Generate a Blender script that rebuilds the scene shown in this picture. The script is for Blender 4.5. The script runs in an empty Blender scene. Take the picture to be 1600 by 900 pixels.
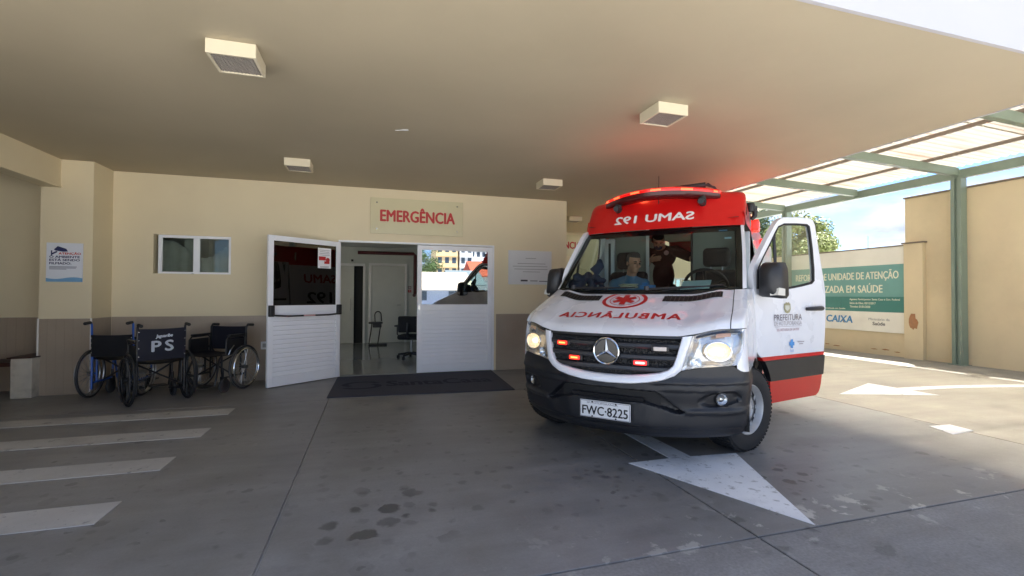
import bpy, bmesh, math, random
import numpy as np
from mathutils import Vector, Matrix, noise as mnoise
R = math.radians
PI = math.pi
random.seed(11)
scn = bpy.context.scene
col = scn.collection

# ------------------------------------------------------------------ camera
cam_d = bpy.data.cameras.new('Camera')
cam = bpy.data.objects.new('Camera', cam_d)
col.objects.link(cam)
scn.camera = cam
cam_d.sensor_width = 36.0
cam_d.lens = 36.0 * 725.75 / 1600.0
cam_d.clip_start = 0.05
cam_d.clip_end = 3000
_y, _p, _r = R(16.5257), R(0.8661), R(0.2629)
_F = Vector((math.sin(_y) * math.cos(_p), math.cos(_y) * math.cos(_p), math.sin(_p)))
_R0 = Vector((math.cos(_y), -math.sin(_y), 0))
_U0 = _R0.cross(_F)
_Rr = math.cos(_r) * _R0 + math.sin(_r) * _U0
_Ur = -math.sin(_r) * _R0 + math.cos(_r) * _U0
_m = Matrix((_Rr, _Ur, -_F)).transposed().to_4x4()
_m.translation = Vector((0, 0, 1.32))
cam.matrix_world = _m

# ------------------------------------------------------------------ sky, sun, exposure
SUN_EL, SUN_AZ = R(66), R(52)          # azimuth from +Y towards +X
world = bpy.data.worlds.new('World')
scn.world = world
world.use_nodes = True
wn, wl = world.node_tree.nodes, world.node_tree.links
wn.clear()
w_out = wn.new('ShaderNodeOutputWorld')
w_bg = wn.new('ShaderNodeBackground')
w_sky = wn.new('ShaderNodeTexSky')
w_sky.sky_type = 'NISHITA'
w_sky.sun_disc = False
w_sky.sun_elevation = SUN_EL
w_sky.sun_rotation = SUN_AZ
w_sky.altitude = 1800
w_sky.air_density = 0.9
w_sky.dust_density = 0.05
w_sky.ozone_density = 2.0
w_tc = wn.new('ShaderNodeTexCoord')
w_map = wn.new('ShaderNodeMapping')
w_map.inputs['Scale'].default_value = (1.0, 1.0, 2.6)
w_map.inputs['Location'].default_value = (5.3, 2.2, 0.9)
w_no = wn.new('ShaderNodeTexNoise')
w_no.inputs['Scale'].default_value = 4.2
w_no.inputs['Detail'].default_value = 9
w_no.inputs['Roughness'].default_value = 0.56
w_rp = wn.new('ShaderNodeValToRGB')
w_rp.color_ramp.elements[0].position = 0.455
w_rp.color_ramp.elements[1].position = 0.575
w_mix = wn.new('ShaderNodeMix')
w_mix.data_type = 'RGBA'
wl.new(w_tc.outputs['Generated'], w_map.inputs['Vector'])
wl.new(w_map.outputs['Vector'], w_no.inputs['Vector'])
wl.new(w_no.outputs['Fac'], w_rp.inputs['Fac'])
wl.new(w_rp.outputs['Color'], w_mix.inputs[0])
w_blue = wn.new('ShaderNodeMix')
w_blue.data_type = 'RGBA'
w_blue.blend_type = 'MULTIPLY'
w_blue.inputs[0].default_value = 1.0
w_blue.inputs[7].default_value = (0.68, 0.78, 0.93, 1)
wl.new(w_sky.outputs['Color'], w_blue.inputs[6])
wl.new(w_blue.outputs[2], w_mix.inputs[6])
w_n2 = wn.new('ShaderNodeTexNoise')
w_n2.inputs['Scale'].default_value = 6.0
w_n2.inputs['Detail'].default_value = 6
w_r2 = wn.new('ShaderNodeValToRGB')
w_r2.color_ramp.elements[0].position = 0.36
w_r2.color_ramp.elements[0].color = (1.7, 2.0, 2.45, 1)
w_r2.color_ramp.elements[1].position = 0.56
w_r2.color_ramp.elements[1].color = (3.3, 3.35, 3.45, 1)
wl.new(w_map.outputs['Vector'], w_n2.inputs['Vector'])
wl.new(w_n2.outputs['Fac'], w_r2.inputs['Fac'])
wl.new(w_r2.outputs['Color'], w_mix.inputs[7])
wl.new(w_mix.outputs[2], w_bg.inputs['Color'])
w_bg.inputs['Strength'].default_value = 0.08
wl.new(w_bg.outputs['Background'], w_out.inputs['Surface'])

sun_d = bpy.data.lights.new('Sun', 'SUN')
sun_d.energy = 5.0
sun_d.angle = R(0.55)
sun_d.color = (1.0, 0.955, 0.89)
sun = bpy.data.objects.new('Sun', sun_d)
col.objects.link(sun)
_to = Vector((math.sin(SUN_AZ) * math.cos(SUN_EL), math.cos(SUN_AZ) * math.cos(SUN_EL), math.sin(SUN_EL)))
sun.rotation_euler = _to.to_track_quat('Z', 'Y').to_euler()
sun.location = _to * 40

scn.view_settings.view_transform = 'Standard'
scn.view_settings.look = 'None'
scn.view_settings.exposure = 2.28
scn.view_settings.gamma = 1.0
scn.render.engine = 'CYCLES'
scn.cycles.max_bounces = 10
scn.cycles.diffuse_bounces = 5
scn.cycles.transparent_max_bounces = 16
scn.cycles.sample_clamp_indirect = 6

# ------------------------------------------------------------------ materials
MATS = {}
def srgb(r, g, b):
    f = lambda c: (c / 255 / 12.92) if c / 255 <= 0.04045 else ((c / 255 + 0.055) / 1.055) ** 2.4
    return (f(r), f(g), f(b))

def mat(name, color, rough=0.5, metal=0.0, vary=0.08, scale=6.0, bump=0.0, bscale=80.0, coat=0.0,
        spec=0.5, emit=None, estr=0.0, grime=0.0):
    """procedural principled material: noise-driven tone variation, optional fine bump and blotchy grime"""
    if name in MATS:
        return MATS[name]
    m = bpy.data.materials.new(name)
    m.use_nodes = True
    nt = m.node_tree
    b = nt.nodes['Principled BSDF']
    b.inputs['Roughness'].default_value = rough
    b.inputs['Metallic'].default_value = metal
    b.inputs['Specular IOR Level'].default_value = spec
    if coat:
        b.inputs['Coat Weight'].default_value = coat
        b.inputs['Coat Roughness'].default_value = 0.04
    tc = nt.nodes.new('ShaderNodeTexCoord')
    n = nt.nodes.new('ShaderNodeTexNoise')
    n.inputs['Scale'].default_value = scale
    n.inputs['Detail'].default_value = 5
    nt.links.new(tc.outputs['Object'], n.inputs['Vector'])
    mr = nt.nodes.new('ShaderNodeMapRange')
    mr.inputs[1].default_value = 0.25
    mr.inputs[2].default_value = 0.75
    mr.inputs[3].default_value = 1 - vary
    mr.inputs[4].default_value = 1 + vary
    nt.links.new(n.outputs['Fac'], mr.inputs[0])
    mx = nt.nodes.new('ShaderNodeMix')
    mx.data_type = 'RGBA'
    mx.blend_type = 'MULTIPLY'
    mx.inputs[0].default_value = 1
    mx.inputs[6].default_value = (*color, 1)
    nt.links.new(mr.outputs[0], mx.inputs[7])
    last = mx.outputs[2]
    if grime:
        g = nt.nodes.new('ShaderNodeTexNoise')
        g.inputs['Scale'].default_value = scale * 0.45
        g.inputs['Detail'].default_value = 8
        g.inputs['Roughness'].default_value = 0.65
        nt.links.new(tc.outputs['Object'], g.inputs['Vector'])
        gr = nt.nodes.new('ShaderNodeMapRange')
        gr.inputs[1].default_value = 0.52
        gr.inputs[2].default_value = 0.72
        gr.inputs[4].default_value = grime
        nt.links.new(g.outputs['Fac'], gr.inputs[0])
        m2 = nt.nodes.new('ShaderNodeMix')
        m2.data_type = 'RGBA'
        m2.inputs[7].default_value = (color[0] * 0.45, color[1] * 0.42, color[2] * 0.36, 1)
        nt.links.new(gr.outputs[0], m2.inputs[0])
        nt.links.new(last, m2.inputs[6])
        last = m2.outputs[2]
    nt.links.new(last, b.inputs['Base Color'])
    r2 = nt.nodes.new('ShaderNodeMapRange')
    r2.inputs[3].default_value = max(0.02, rough - 0.06)
    r2.inputs[4].default_value = min(1, rough + 0.06)
    nt.links.new(n.outputs['Fac'], r2.inputs[0])
    nt.links.new(r2.outputs[0], b.inputs['Roughness'])
    if bump:
        n2 = nt.nodes.new('ShaderNodeTexNoise')
        n2.inputs['Scale'].default_value = bscale
        n2.inputs['Detail'].default_value = 3
        nt.links.new(tc.outputs['Object'], n2.inputs['Vector'])
        bp = nt.nodes.new('ShaderNodeBump')
        bp.inputs['Strength'].default_value = bump
        bp.inputs['Distance'].default_value = 0.004
        nt.links.new(n2.outputs['Fac'], bp.inputs['Height'])
        nt.links.new(bp.outputs['Normal'], b.inputs['Normal'])
    if emit:
        b.inputs['Emission Color'].default_value = (*emit, 1)
        b.inputs['Emission Strength'].default_value = estr
    MATS[name] = m
    return m

def glass_mat(name, tint=(0.9, 0.95, 0.93), refl=0.08, rough=0.0, trans=1.0, gl=(1, 1, 1), power=2.2):
    """thin glass pane: tinted see-through with a Fresnel mirror on top"""
    if name in MATS:
        return MATS[name]
    m = bpy.data.materials.new(name)
    m.use_nodes = True
    nt = m.node_tree
    nt.nodes.clear()
    out = nt.nodes.new('ShaderNodeOutputMaterial')
    tr = nt.nodes.new('ShaderNodeBsdfTransparent')
    tr.inputs['Color'].default_value = (*[c * trans for c in tint], 1)
    g = nt.nodes.new('ShaderNodeBsdfGlossy')
    g.inputs['Roughness'].default_value = rough
    g.inputs['Color'].default_value = (*gl, 1)
    fr = nt.nodes.new('ShaderNodeLayerWeight')
    fr.inputs['Blend'].default_value = 0.35
    mr = nt.nodes.new('ShaderNodeMapRange')
    mr.inputs[3].default_value = refl
    mr.inputs[4].default_value = min(1.0, refl + 0.75)
    pw = nt.nodes.new('ShaderNodeMath')
    pw.operation = 'POWER'
    pw.inputs[1].default_value = power
    mx = nt.nodes.new('ShaderNodeMixShader')
    nt.links.new(fr.outputs['Facing'], pw.inputs[0])
    nt.links.new(pw.outputs[0], mr.inputs[0])
    nt.links.new(mr.outputs[0], mx.inputs['Fac'])
    nt.links.new(tr.outputs[0], mx.inputs[1])
    nt.links.new(g.outputs[0], mx.inputs[2])
    nt.links.new(mx.outputs[0], out.inputs['Surface'])
    MATS[name] = m
    return m

def math_node(nt, op, a=None, b=None, c=None):
    n = nt.nodes.new('ShaderNodeMath')
    n.operation = op
    for i, v in enumerate((a, b, c)):
        if v is None:
            continue
        if hasattr(v, 'links') or hasattr(v, 'is_linked'):
            nt.links.new(v, n.inputs[i])
        else:
            n.inputs[i].default_value = v
    return n.outputs[0]

def concrete_mat(name, base, spots=1.0, rough=0.42, light=0.3, grain=0.0):
    """poured concrete: clouded tone, trowel streaks, drip spots, pale scuffs, all in world position"""
    if name in MATS:
        return MATS[name]
    m = bpy.data.materials.new(name)
    m.use_nodes = True
    nt = m.node_tree
    b = nt.nodes['Principled BSDF']
    geo = nt.nodes.new('ShaderNodeNewGeometry')
    pos = geo.outputs['Position']
    def noise(sc, det=5, ro=0.55, vec=pos, dist=0.0):
        n = nt.nodes.new('ShaderNodeTexNoise')
        n.inputs['Scale'].default_value = sc
        n.inputs['Detail'].default_value = det
        n.inputs['Roughness'].default_value = ro
        n.inputs['Distortion'].default_value = dist
        nt.links.new(vec, n.inputs['Vector'])
        return n.outputs['Fac']
    def rng(v, a, b_, c, d):
        r = nt.nodes.new('ShaderNodeMapRange')
        for i, q in enumerate((a, b_, c, d)):
            r.inputs[i + 1].default_value = q
        nt.links.new(v, r.inputs[0])
        return r.outputs[0]
    def mixc(f, a, bb, mode='MIX'):
        x = nt.nodes.new('ShaderNodeMix')
        x.data_type = 'RGBA'
        x.blend_type = mode
        if hasattr(f, 'links'): nt.links.new(f, x.inputs[0])
        else: x.inputs[0].default_value = f
        for i, q in ((6, a), (7, bb)):
            if hasattr(q, 'links'): nt.links.new(q, x.inputs[i])
            else: x.inputs[i].default_value = (*q, 1)
        return x.outputs[2]
    big = noise(0.55, 6, 0.6)
    mid = noise(3.2, 6, 0.62)
    fine = noise(60, 3, 0.6)
    t = math_node(nt, 'MULTIPLY', rng(big, 0.3, 0.7, 0.74, 1.20), rng(mid, 0.3, 0.7, 0.82, 1.14))
    t = math_node(nt, 'MULTIPLY', t, rng(fine, 0.3, 0.7, 0.94 - grain, 1.06 + grain))
    mp = nt.nodes.new('ShaderNodeMapping')
    mp.inputs['Rotation'].default_value = (0, 0, 0.62)
    mp.inputs['Scale'].default_value = (0.5, 3.2, 1)
    nt.links.new(pos, mp.inputs['Vector'])
    t = math_node(nt, 'MULTIPLY', t, rng(noise(1.6, 6, 0.6, vec=mp.outputs[0]), 0.3, 0.7, 0.88, 1.10))
    c = mixc(1.0, base, t, 'MULTIPLY')
    # drip spots
    wob = nt.nodes.new('ShaderNodeVectorMath'); wob.operation = 'ADD'
    nz = nt.nodes.new('ShaderNodeTexNoise'); nz.inputs['Scale'].default_value = 16; nz.inputs['Detail'].default_value = 4
    nt.links.new(pos, nz.inputs['Vector'])
    sc = nt.nodes.new('ShaderNodeVectorMath'); sc.operation = 'SCALE'; sc.inputs[3].default_value = 0.075
    nt.links.new(nz.outputs['Color'], sc.inputs[0])
    nt.links.new(pos, wob.inputs[0]); nt.links.new(sc.outputs[0], wob.inputs[1])
    for vs, r0, amt, lo in ((4.2, 0.30, 0.62, 0.52), (9.0, 0.26, 0.5, 0.5), (1.5, 0.22, 0.35, 0.55)):
        vo = nt.nodes.new('ShaderNodeTexVoronoi')
        vo.voronoi_dimensions = '2D'
        vo.inputs['Scale'].default_value = vs
        nt.links.new(wob.outputs[0], vo.inputs['Vector'])
        sep = nt.nodes.new('ShaderNodeSeparateColor')
        nt.links.new(vo.outputs['Color'], sep.inputs[0])
        rad = math_node(nt, 'MULTIPLY', math_node(nt, 'POWER', sep.outputs[0], 3.0), r0)
        ins = math_node(nt, 'SUBTRACT', rad, vo.outputs['Distance'])
        k = rng(ins, 0.0, 0.035, 0, 1)
        k = math_node(nt, 'MULTIPLY', k, rng(noise(0.8, 3, 0.5), lo - 0.04, lo + 0.08, 0, amt * spots))
        k = math_node(nt, 'MULTIPLY', k, rng(sep.outputs[1], 0.2, 0.9, 0.35, 1))
        c = mixc(k, c, tuple(q * 0.30 for q in base))
    # one cluster of larger oil marks, and drips round the big arrow
    for (cx, cy, rr, vs, r0, amt) in ((0.06, 2.88, 0.58, 6.5, 0.58, 0.85), (2.55, 2.9, 1.3, 9.0, 0.46, 0.75), (1.0, 3.7, 1.9, 7.5, 0.36, 0.45), (-0.9, 3.4, 1.6, 7.0, 0.26, 0.35)):
        dn = nt.nodes.new('ShaderNodeVectorMath'); dn.operation = 'DISTANCE'
        dn.inputs[1].default_value = (cx, cy, 0)
        nt.links.new(pos, dn.inputs[0])
        vo = nt.nodes.new('ShaderNodeTexVoronoi')
        vo.voronoi_dimensions = '2D'
        vo.inputs['Scale'].default_value = vs
        nt.links.new(wob.outputs[0], vo.inputs['Vector'])
        sep = nt.nodes.new('ShaderNodeSeparateColor')
        nt.links.new(vo.outputs['Color'], sep.inputs[0])
        rad = math_node(nt, 'MULTIPLY', math_node(nt, 'POWER', sep.outputs[0], 1.6), r0)
        k = rng(math_node(nt, 'SUBTRACT', rad, vo.outputs['Distance']), -0.02, 0.12, 0, 1)
        k = math_node(nt, 'MULTIPLY', k, rng(dn.outputs['Value'], rr * 0.45, rr, amt * spots, 0))
        k = math_node(nt, 'MULTIPLY', k, rng(sep.outputs[1], 0.25, 0.6, 0.0, 1))
        c = mixc(k, c, tuple(q * 0.30 for q in base))
    # pale scuffs and worn mortar
    sx = nt.nodes.new('ShaderNodeSeparateXYZ'); nt.links.new(pos, sx.inputs[0])
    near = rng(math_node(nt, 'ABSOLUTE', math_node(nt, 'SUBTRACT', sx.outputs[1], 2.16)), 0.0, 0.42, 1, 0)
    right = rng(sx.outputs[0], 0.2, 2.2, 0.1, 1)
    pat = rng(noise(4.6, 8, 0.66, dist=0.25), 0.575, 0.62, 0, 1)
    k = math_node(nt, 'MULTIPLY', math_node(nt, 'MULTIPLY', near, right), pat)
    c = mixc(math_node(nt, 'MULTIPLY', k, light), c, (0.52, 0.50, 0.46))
    pat2 = rng(noise(1.3, 8, 0.7, dist=1.0), 0.66, 0.70, 0, light * 0.35)
    c = mixc(pat2, c, (0.45, 0.43, 0.40))
    nt.links.new(c, b.inputs['Base Color'])
    nt.links.new(rng(mid, 0.3, 0.7, rough - 0.1, rough + 0.12), b.inputs['Roughness'])
    bp = nt.nodes.new('ShaderNodeBump')
    bp.inputs['Strength'].default_value = 0.25
    bp.inputs['Distance'].default_value = 0.003
    nt.links.new(noise(140, 3), bp.inputs['Height'])
    nt.links.new(bp.outputs['Normal'], b.inputs['Normal'])
    MATS[name] = m
    return m

CREAM = srgb(226, 213, 180)
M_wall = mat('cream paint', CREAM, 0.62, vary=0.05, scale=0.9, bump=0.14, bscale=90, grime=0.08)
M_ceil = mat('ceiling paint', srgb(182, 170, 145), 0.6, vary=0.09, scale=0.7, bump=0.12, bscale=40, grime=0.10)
M_yard = mat('yard wall paint', srgb(216, 198, 160), 0.7, vary=0.07, scale=1.0, bump=0.15, bscale=90, grime=0.25)
M_tile = mat('taupe tile', srgb(164, 150, 133), 0.38, vary=0.07, scale=1.6, grime=0.15)
M_grout = mat('grout', srgb(158, 145, 128), 0.5)
M_white = mat('white paint', srgb(236, 237, 239), 0.4, vary=0.03)
M_alu = mat('white aluminium', srgb(240, 242, 246), 0.33, vary=0.03, scale=3)
M_trim = mat('white trim strip', srgb(232, 230, 224), 0.4, vary=0.03)
M_fascia = mat('fascia paint', srgb(184, 183, 187), 0.6, vary=0.04, scale=0.7)
M_black = mat('black plastic', (0.018, 0.018, 0.02), 0.45, vary=0.15, scale=20)
M_rubber = mat('rubber', (0.016, 0.016, 0.017), 0.75, vary=0.2, scale=14, bump=0.2)
M_chrome = mat('chrome', (0.72, 0.73, 0.74), 0.12, metal=1.0, vary=0.04)
M_steel = mat('brushed steel', (0.45, 0.46, 0.47), 0.3, metal=1.0, vary=0.1)
M_red_text = mat('red lettering', srgb(186, 32, 36), 0.4, vary=0.05)
M_greensteel = mat('green grey steel', srgb(126, 140, 124), 0.45, vary=0.08, scale=2.0, grime=0.25)
def road_paint(name, color, chips, dots):
    m = mat(name, color, 0.55, vary=0.10, scale=2.2, bump=0.2, bscale=160, grime=0.22)
    nt = m.node_tree
    b = nt.nodes['Principled BSDF']
    src = b.inputs['Base Color'].links[0].from_socket
    geo = nt.nodes.new('ShaderNodeNewGeometry')
    for sc, lo, hi, amt, colr in ((9.0, 0.60, 0.66, chips, (0.16, 0.16, 0.16)), (1.7, 0.52, 0.72, 0.35, (0.22, 0.215, 0.21)), (38.0, 0.62, 0.70, chips, (0.14, 0.14, 0.14))):
        n = nt.nodes.new('ShaderNodeTexNoise')
        n.inputs['Scale'].default_value = sc
        n.inputs['Detail'].default_value = 7
        n.inputs['Roughness'].default_value = 0.65
        nt.links.new(geo.outputs['Position'], n.inputs['Vector'])
        r = nt.nodes.new('ShaderNodeMapRange')
        r.inputs[1].default_value = lo; r.inputs[2].default_value = hi; r.inputs[4].default_value = amt
        nt.links.new(n.outputs['Fac'], r.inputs[0])
        x = nt.nodes.new('ShaderNodeMix'); x.data_type = 'RGBA'
        x.inputs[7].default_value = (*colr, 1)
        nt.links.new(r.outputs[0], x.inputs[0]); nt.links.new(src, x.inputs[6])
        src = x.outputs[2]
    vo = nt.nodes.new('ShaderNodeTexVoronoi'); vo.voronoi_dimensions = '2D'
    vo.inputs['Scale'].default_value = 9.0
    nz = nt.nodes.new('ShaderNodeTexNoise'); nz.inputs['Scale'].default_value = 14; nz.inputs['Detail'].default_value = 5
    nt.links.new(geo.outputs['Position'], nz.inputs['Vector'])
    sc_ = nt.nodes.new('ShaderNodeVectorMath'); sc_.operation = 'MULTIPLY_ADD'
    sc_.inputs[1].default_value = (0.13, 0.13, 0)
    nt.links.new(nz.outputs['Color'], sc_.inputs[0]); nt.links.new(geo.outputs['Position'], sc_.inputs[2])
    nt.links.new(sc_.outputs[0], vo.inputs['Vector'])
    r = nt.nodes.new('ShaderNodeMapRange')
    r.inputs[1].default_value = 0.04; r.inputs[2].default_value = 0.20; r.inputs[3].default_value = dots; r.inputs[4].default_value = 0
    nt.links.new(vo.outputs['Distance'], r.inputs[0])
    sep = nt.nodes.new('ShaderNodeSeparateColor'); nt.links.new(vo.outputs['Color'], sep.inputs[0])
    k = math_node(nt, 'MULTIPLY', r.outputs[0], math_node(nt, 'GREATER_THAN', sep.outputs[0], 0.74))
    x = nt.nodes.new('ShaderNodeMix'); x.data_type = 'RGBA'
    x.inputs[7].default_value = (0.12, 0.12, 0.125, 1)
    nt.links.new(k, x.inputs[0]); nt.links.new(src, x.inputs[6])
    nt.links.new(x.outputs[2], b.inputs['Base Color'])
    return m
M_paint_mark = road_paint('white road paint', srgb(230, 232, 234), 0.6, 0.55)
M_zebra = road_paint('worn zebra paint', srgb(184, 182, 178), 0.7, 0.1)
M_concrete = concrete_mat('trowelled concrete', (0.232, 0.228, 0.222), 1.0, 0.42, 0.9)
M_yardfloor = concrete_mat('light-tinted yard concrete', (0.29, 0.275, 0.24), 0.5, 0.6, 0.3)  # lighter, warmer base puts part of the yard's light into the slab colour
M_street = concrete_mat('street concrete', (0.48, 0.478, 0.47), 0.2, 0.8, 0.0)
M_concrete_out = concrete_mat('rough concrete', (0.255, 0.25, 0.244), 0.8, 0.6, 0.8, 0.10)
M_joint = mat('dark joint', (0.03, 0.03, 0.03), 0.9)

# ------------------------------------------------------------------ mesh helpers
class MB:
    def __init__(self):
        self.v, self.f, self.mi = [], [], []
    def add(self, vs, fs, mi=0):
        o = len(self.v)
        self.v += [tuple(p) for p in vs]
        self.f += [tuple(i + o for i in q) for q in fs]
        self.mi += [mi] * len(fs)
        return self
    def box(self, x0, x1, y0, y1, z0, z1, mi=0, M=None):
        vs = [Vector(p) for p in ((x0, y0, z0), (x1, y0, z0), (x1, y1, z0), (x0, y1, z0), (x0, y0, z1), (x1, y0, z1), (x1, y1, z1), (x0, y1, z1))]
        if M is not None:
            vs = [M @ p for p in vs]
        return self.add(vs, [(3, 2, 1, 0), (4, 5, 6, 7), (0, 1, 5, 4), (1, 2, 6, 5), (2, 3, 7, 6), (3, 0, 4, 7)], mi)
    def grid(self, P, mi=0, flip=False):
        n, k = len(P), len(P[0])
        fs = []
        for i in range(n - 1):
            for j in range(k - 1):
                q = (i * k + j, i * k + j + 1, (i + 1) * k + j + 1, (i + 1) * k + j)
                fs.append(q[::-1] if flip else q)
        return self.add([p for row in P for p in row], fs, mi)
    def tube(self, pts, r, n=8, cap=True, closed=False, mi=0):
        pts = [Vector(p) for p in pts]
        m = len(pts)
        rr = r if isinstance(r, (list, tuple)) else [r] * m
        rings, up = [], None
        for i in range(m):
            if closed:
                t = (pts[(i + 1) % m] - pts[i - 1]).normalized()
            else:
                t = (pts[min(i + 1, m - 1)] - pts[max(i - 1, 0)]).normalized()
            if up is None:
                up = Vector((0, 0, 1)) if abs(t.z) < 0.9 else Vector((1, 0, 0))
            a = t.cross(up)
            if a.length < 1e-5:
                a = t.orthogonal()
            a.normalize()
            up = a.cross(t).normalized()
            rings.append([pts[i] + rr[i] * (math.cos(2 * PI * k / n) * a + math.sin(2 * PI * k / n) * up) for k in range(n)])
        vs = [p for q in rings for p in q]
        fs = []
        for i in range(m if closed else m - 1):
            j = (i + 1) % m
            for k in range(n):
                fs.append((i * n + k, i * n + (k + 1) % n, j * n + (k + 1) % n, j * n + k))
        if cap and not closed:
            fs.append(tuple(range(n - 1, -1, -1)))
            fs.append(tuple((m - 1) * n + k for k in range(n)))
        return self.add(vs, fs, mi)
    def lathe(self, prof, n=24, axis='Z', c=(0, 0, 0), mi=0, M=None):
        """prof: list of (radius, height along axis)"""
        vs, fs = [], []
        for r, h in prof:
            for k in range(n):
                a = 2 * PI * k / n
                u, w = r * math.cos(a), r * math.sin(a)
                p = {'Z': (u, w, h), 'X': (h, u, w), 'Y': (u, h, -w)}[axis]
                p = Vector(p) + Vector(c)
                vs.append(M @ p if M is not None else p)
        for i in range(len(prof) - 1):
            for k in range(n):
                fs.append((i * n + k, i * n + (k + 1) % n, (i + 1) * n + (k + 1) % n, (i + 1) * n + k))
        return self.add(vs, fs, mi)
    def prism(self, poly, a, b, fn=None, mi=0):
        """extrude a 2-D outline between depths a and b; fn maps (u, v, w) to a point"""
        fn = fn or (lambda u, v, w: (u, v, w))
        n = len(poly)
        vs = [fn(u, v, a) for u, v in poly] + [fn(u, v, b) for u, v in poly]
        fs = [tuple(range(n - 1, -1, -1)), tuple(range(n, 2 * n))]
        for i in range(n):
            j = (i + 1) % n
            fs.append((i, j, n + j, n + i))
        return self.add(vs, fs, mi)
    def ell(self, c, r, n=14, m=10, M=None, mi=0):
        vs, fs = [], []
        for i in range(m + 1):
            t = PI * i / m
            for k in range(n):
                a = 2 * PI * k / n
                p = Vector((math.sin(t) * math.cos(a) * r[0], math.sin(t) * math.sin(a) * r[1], math.cos(t) * r[2]))
                if M is not None:
                    p = M @ p
                vs.append(p + Vector(c))
        for i in range(m):
            for k in range(n):
                fs.append((i * n + k, (i + 1) * n + k, (i + 1) * n + (k + 1) % n, i * n + (k + 1) % n))
        return self.add(vs, fs, mi)
    def build(self, name, mats, parent=None, smooth=False, bevel=0.0, weld=False, angle=40, seg=2, recalc=True):
        me = bpy.data.meshes.new(name)
        me.from_pydata(self.v, [], self.f)
        for mm in (mats if isinstance(mats, (list, tuple)) else [mats]):
            me.materials.append(mm)
        me.polygons.foreach_set('material_index', self.mi)
        bm = bmesh.new()
        bm.from_mesh(me)
        if weld:
            bmesh.ops.remove_doubles(bm, verts=bm.verts, dist=1e-4)
        if recalc:
            bmesh.ops.recalc_face_normals(bm, faces=bm.faces)
        for f in bm.faces:
            f.smooth = smooth
        if smooth:
            lim = R(angle)
            for e in bm.edges:
                if len(e.link_faces) == 2 and e.calc_face_angle(0) > lim:
                    e.smooth = False
        bm.to_mesh(me)
        bm.free()
        o = bpy.data.objects.new(name, me)
        col.objects.link(o)
        if parent is not None:
            o.parent = parent
        if bevel:
            bv = o.modifiers.new('edge', 'BEVEL')
            bv.width = bevel
            bv.segments = seg
            bv.limit_method = 'ANGLE'
        return o

def tag(o, label=None, cat=None, group=None, kind=None):
    if label: o['label'] = label
    if cat: o['category'] = cat
    if group: o['group'] = group
    if kind: o['kind'] = kind
    return o

def empty(name, loc=(0, 0, 0), rz=0.0, label=None, cat=None, group=None):
    o = bpy.data.objects.new(name, None)
    o.empty_display_size = 0.2
    col.objects.link(o)
    o.location = loc
    o.rotation_euler = (0, 0, rz)
    return tag(o, label, cat, group)

def bx(name, m, parent, x0, x1, y0, y1, z0, z1, bevel=0.004):
    return MB().box(x0, x1, y0, y1, z0, z1).build(name, m, parent, bevel=bevel)

def copy_tree(o, parent=None):
    c = o.copy()
    col.objects.link(c)
    c.parent = parent
    for ch in list(o.children):
        copy_tree(ch, c)
    return c

def text_mesh(body, size, extrude=0.001, ax='CENTER', ay='CENTER', shear=0.0, space=1.0):
    cu = bpy.data.curves.new('t', 'FONT')
    cu.body = body
    cu.size = size
    cu.extrude = extrude
    cu.align_x = ax
    cu.align_y = ay
    cu.shear = shear
    cu.space_character = space
    cu.resolution_u = 3
    o = bpy.data.objects.new('t', cu)
    me = bpy.data.meshes.new_from_object(o)
    bpy.data.objects.remove(o)
    bpy.data.curves.remove(cu)
    return me

def text(name, body, size, m, fn, parent=None, width=None, height=None, bold=0.0, **kw):
    """lettering as thin geometry; fn(u, v, w) maps text plane (w = thickness) to the parent's space"""
    me = text_mesh(body, size, **kw)
    xs = [v.co.x for v in me.vertices]
    ys = [v.co.y for v in me.vertices]
    sx = width / (max(xs) - min(xs)) if width else 1.0
    sy = height / (max(ys) - min(ys)) if height else (sx if width else 1.0)
    if bold:      # heavier strokes: shifted copies, each a hair further out
        src = [(v.co.x, v.co.y, v.co.z) for v in me.vertices]
        fcs = [tuple(p.vertices) for p in me.polygons]
        vs, fs = [], []
        for k, (du, dv) in enumerate(((0, 0), (bold, 0), (-bold, 0), (0, bold * .7), (0, -bold * .7))):
            o_ = len(vs)
            vs += [(x * sx + du, y * sy + dv, z + .00035 * k) for x, y, z in src]
            fs += [tuple(i + o_ for i in f) for f in fcs]
        me = bpy.data.meshes.new(name)
        me.from_pydata(vs, [], fs)
        sx = sy = 1.0
    for v in me.vertices:
        v.co = fn(v.co.x * sx, v.co.y * sy, v.co.z)
    me.materials.clear()
    me.materials.append(m)
    o = bpy.data.objects.new(name, me)
    col.objects.link(o)
    if parent is not None:
        o.parent = parent
    return o

def facing(x, y, z, d=-1):
    """text plane standing on a wall that faces -Y"""
    return lambda u, v, w: (x + u, y + d * w, z + v)

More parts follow.
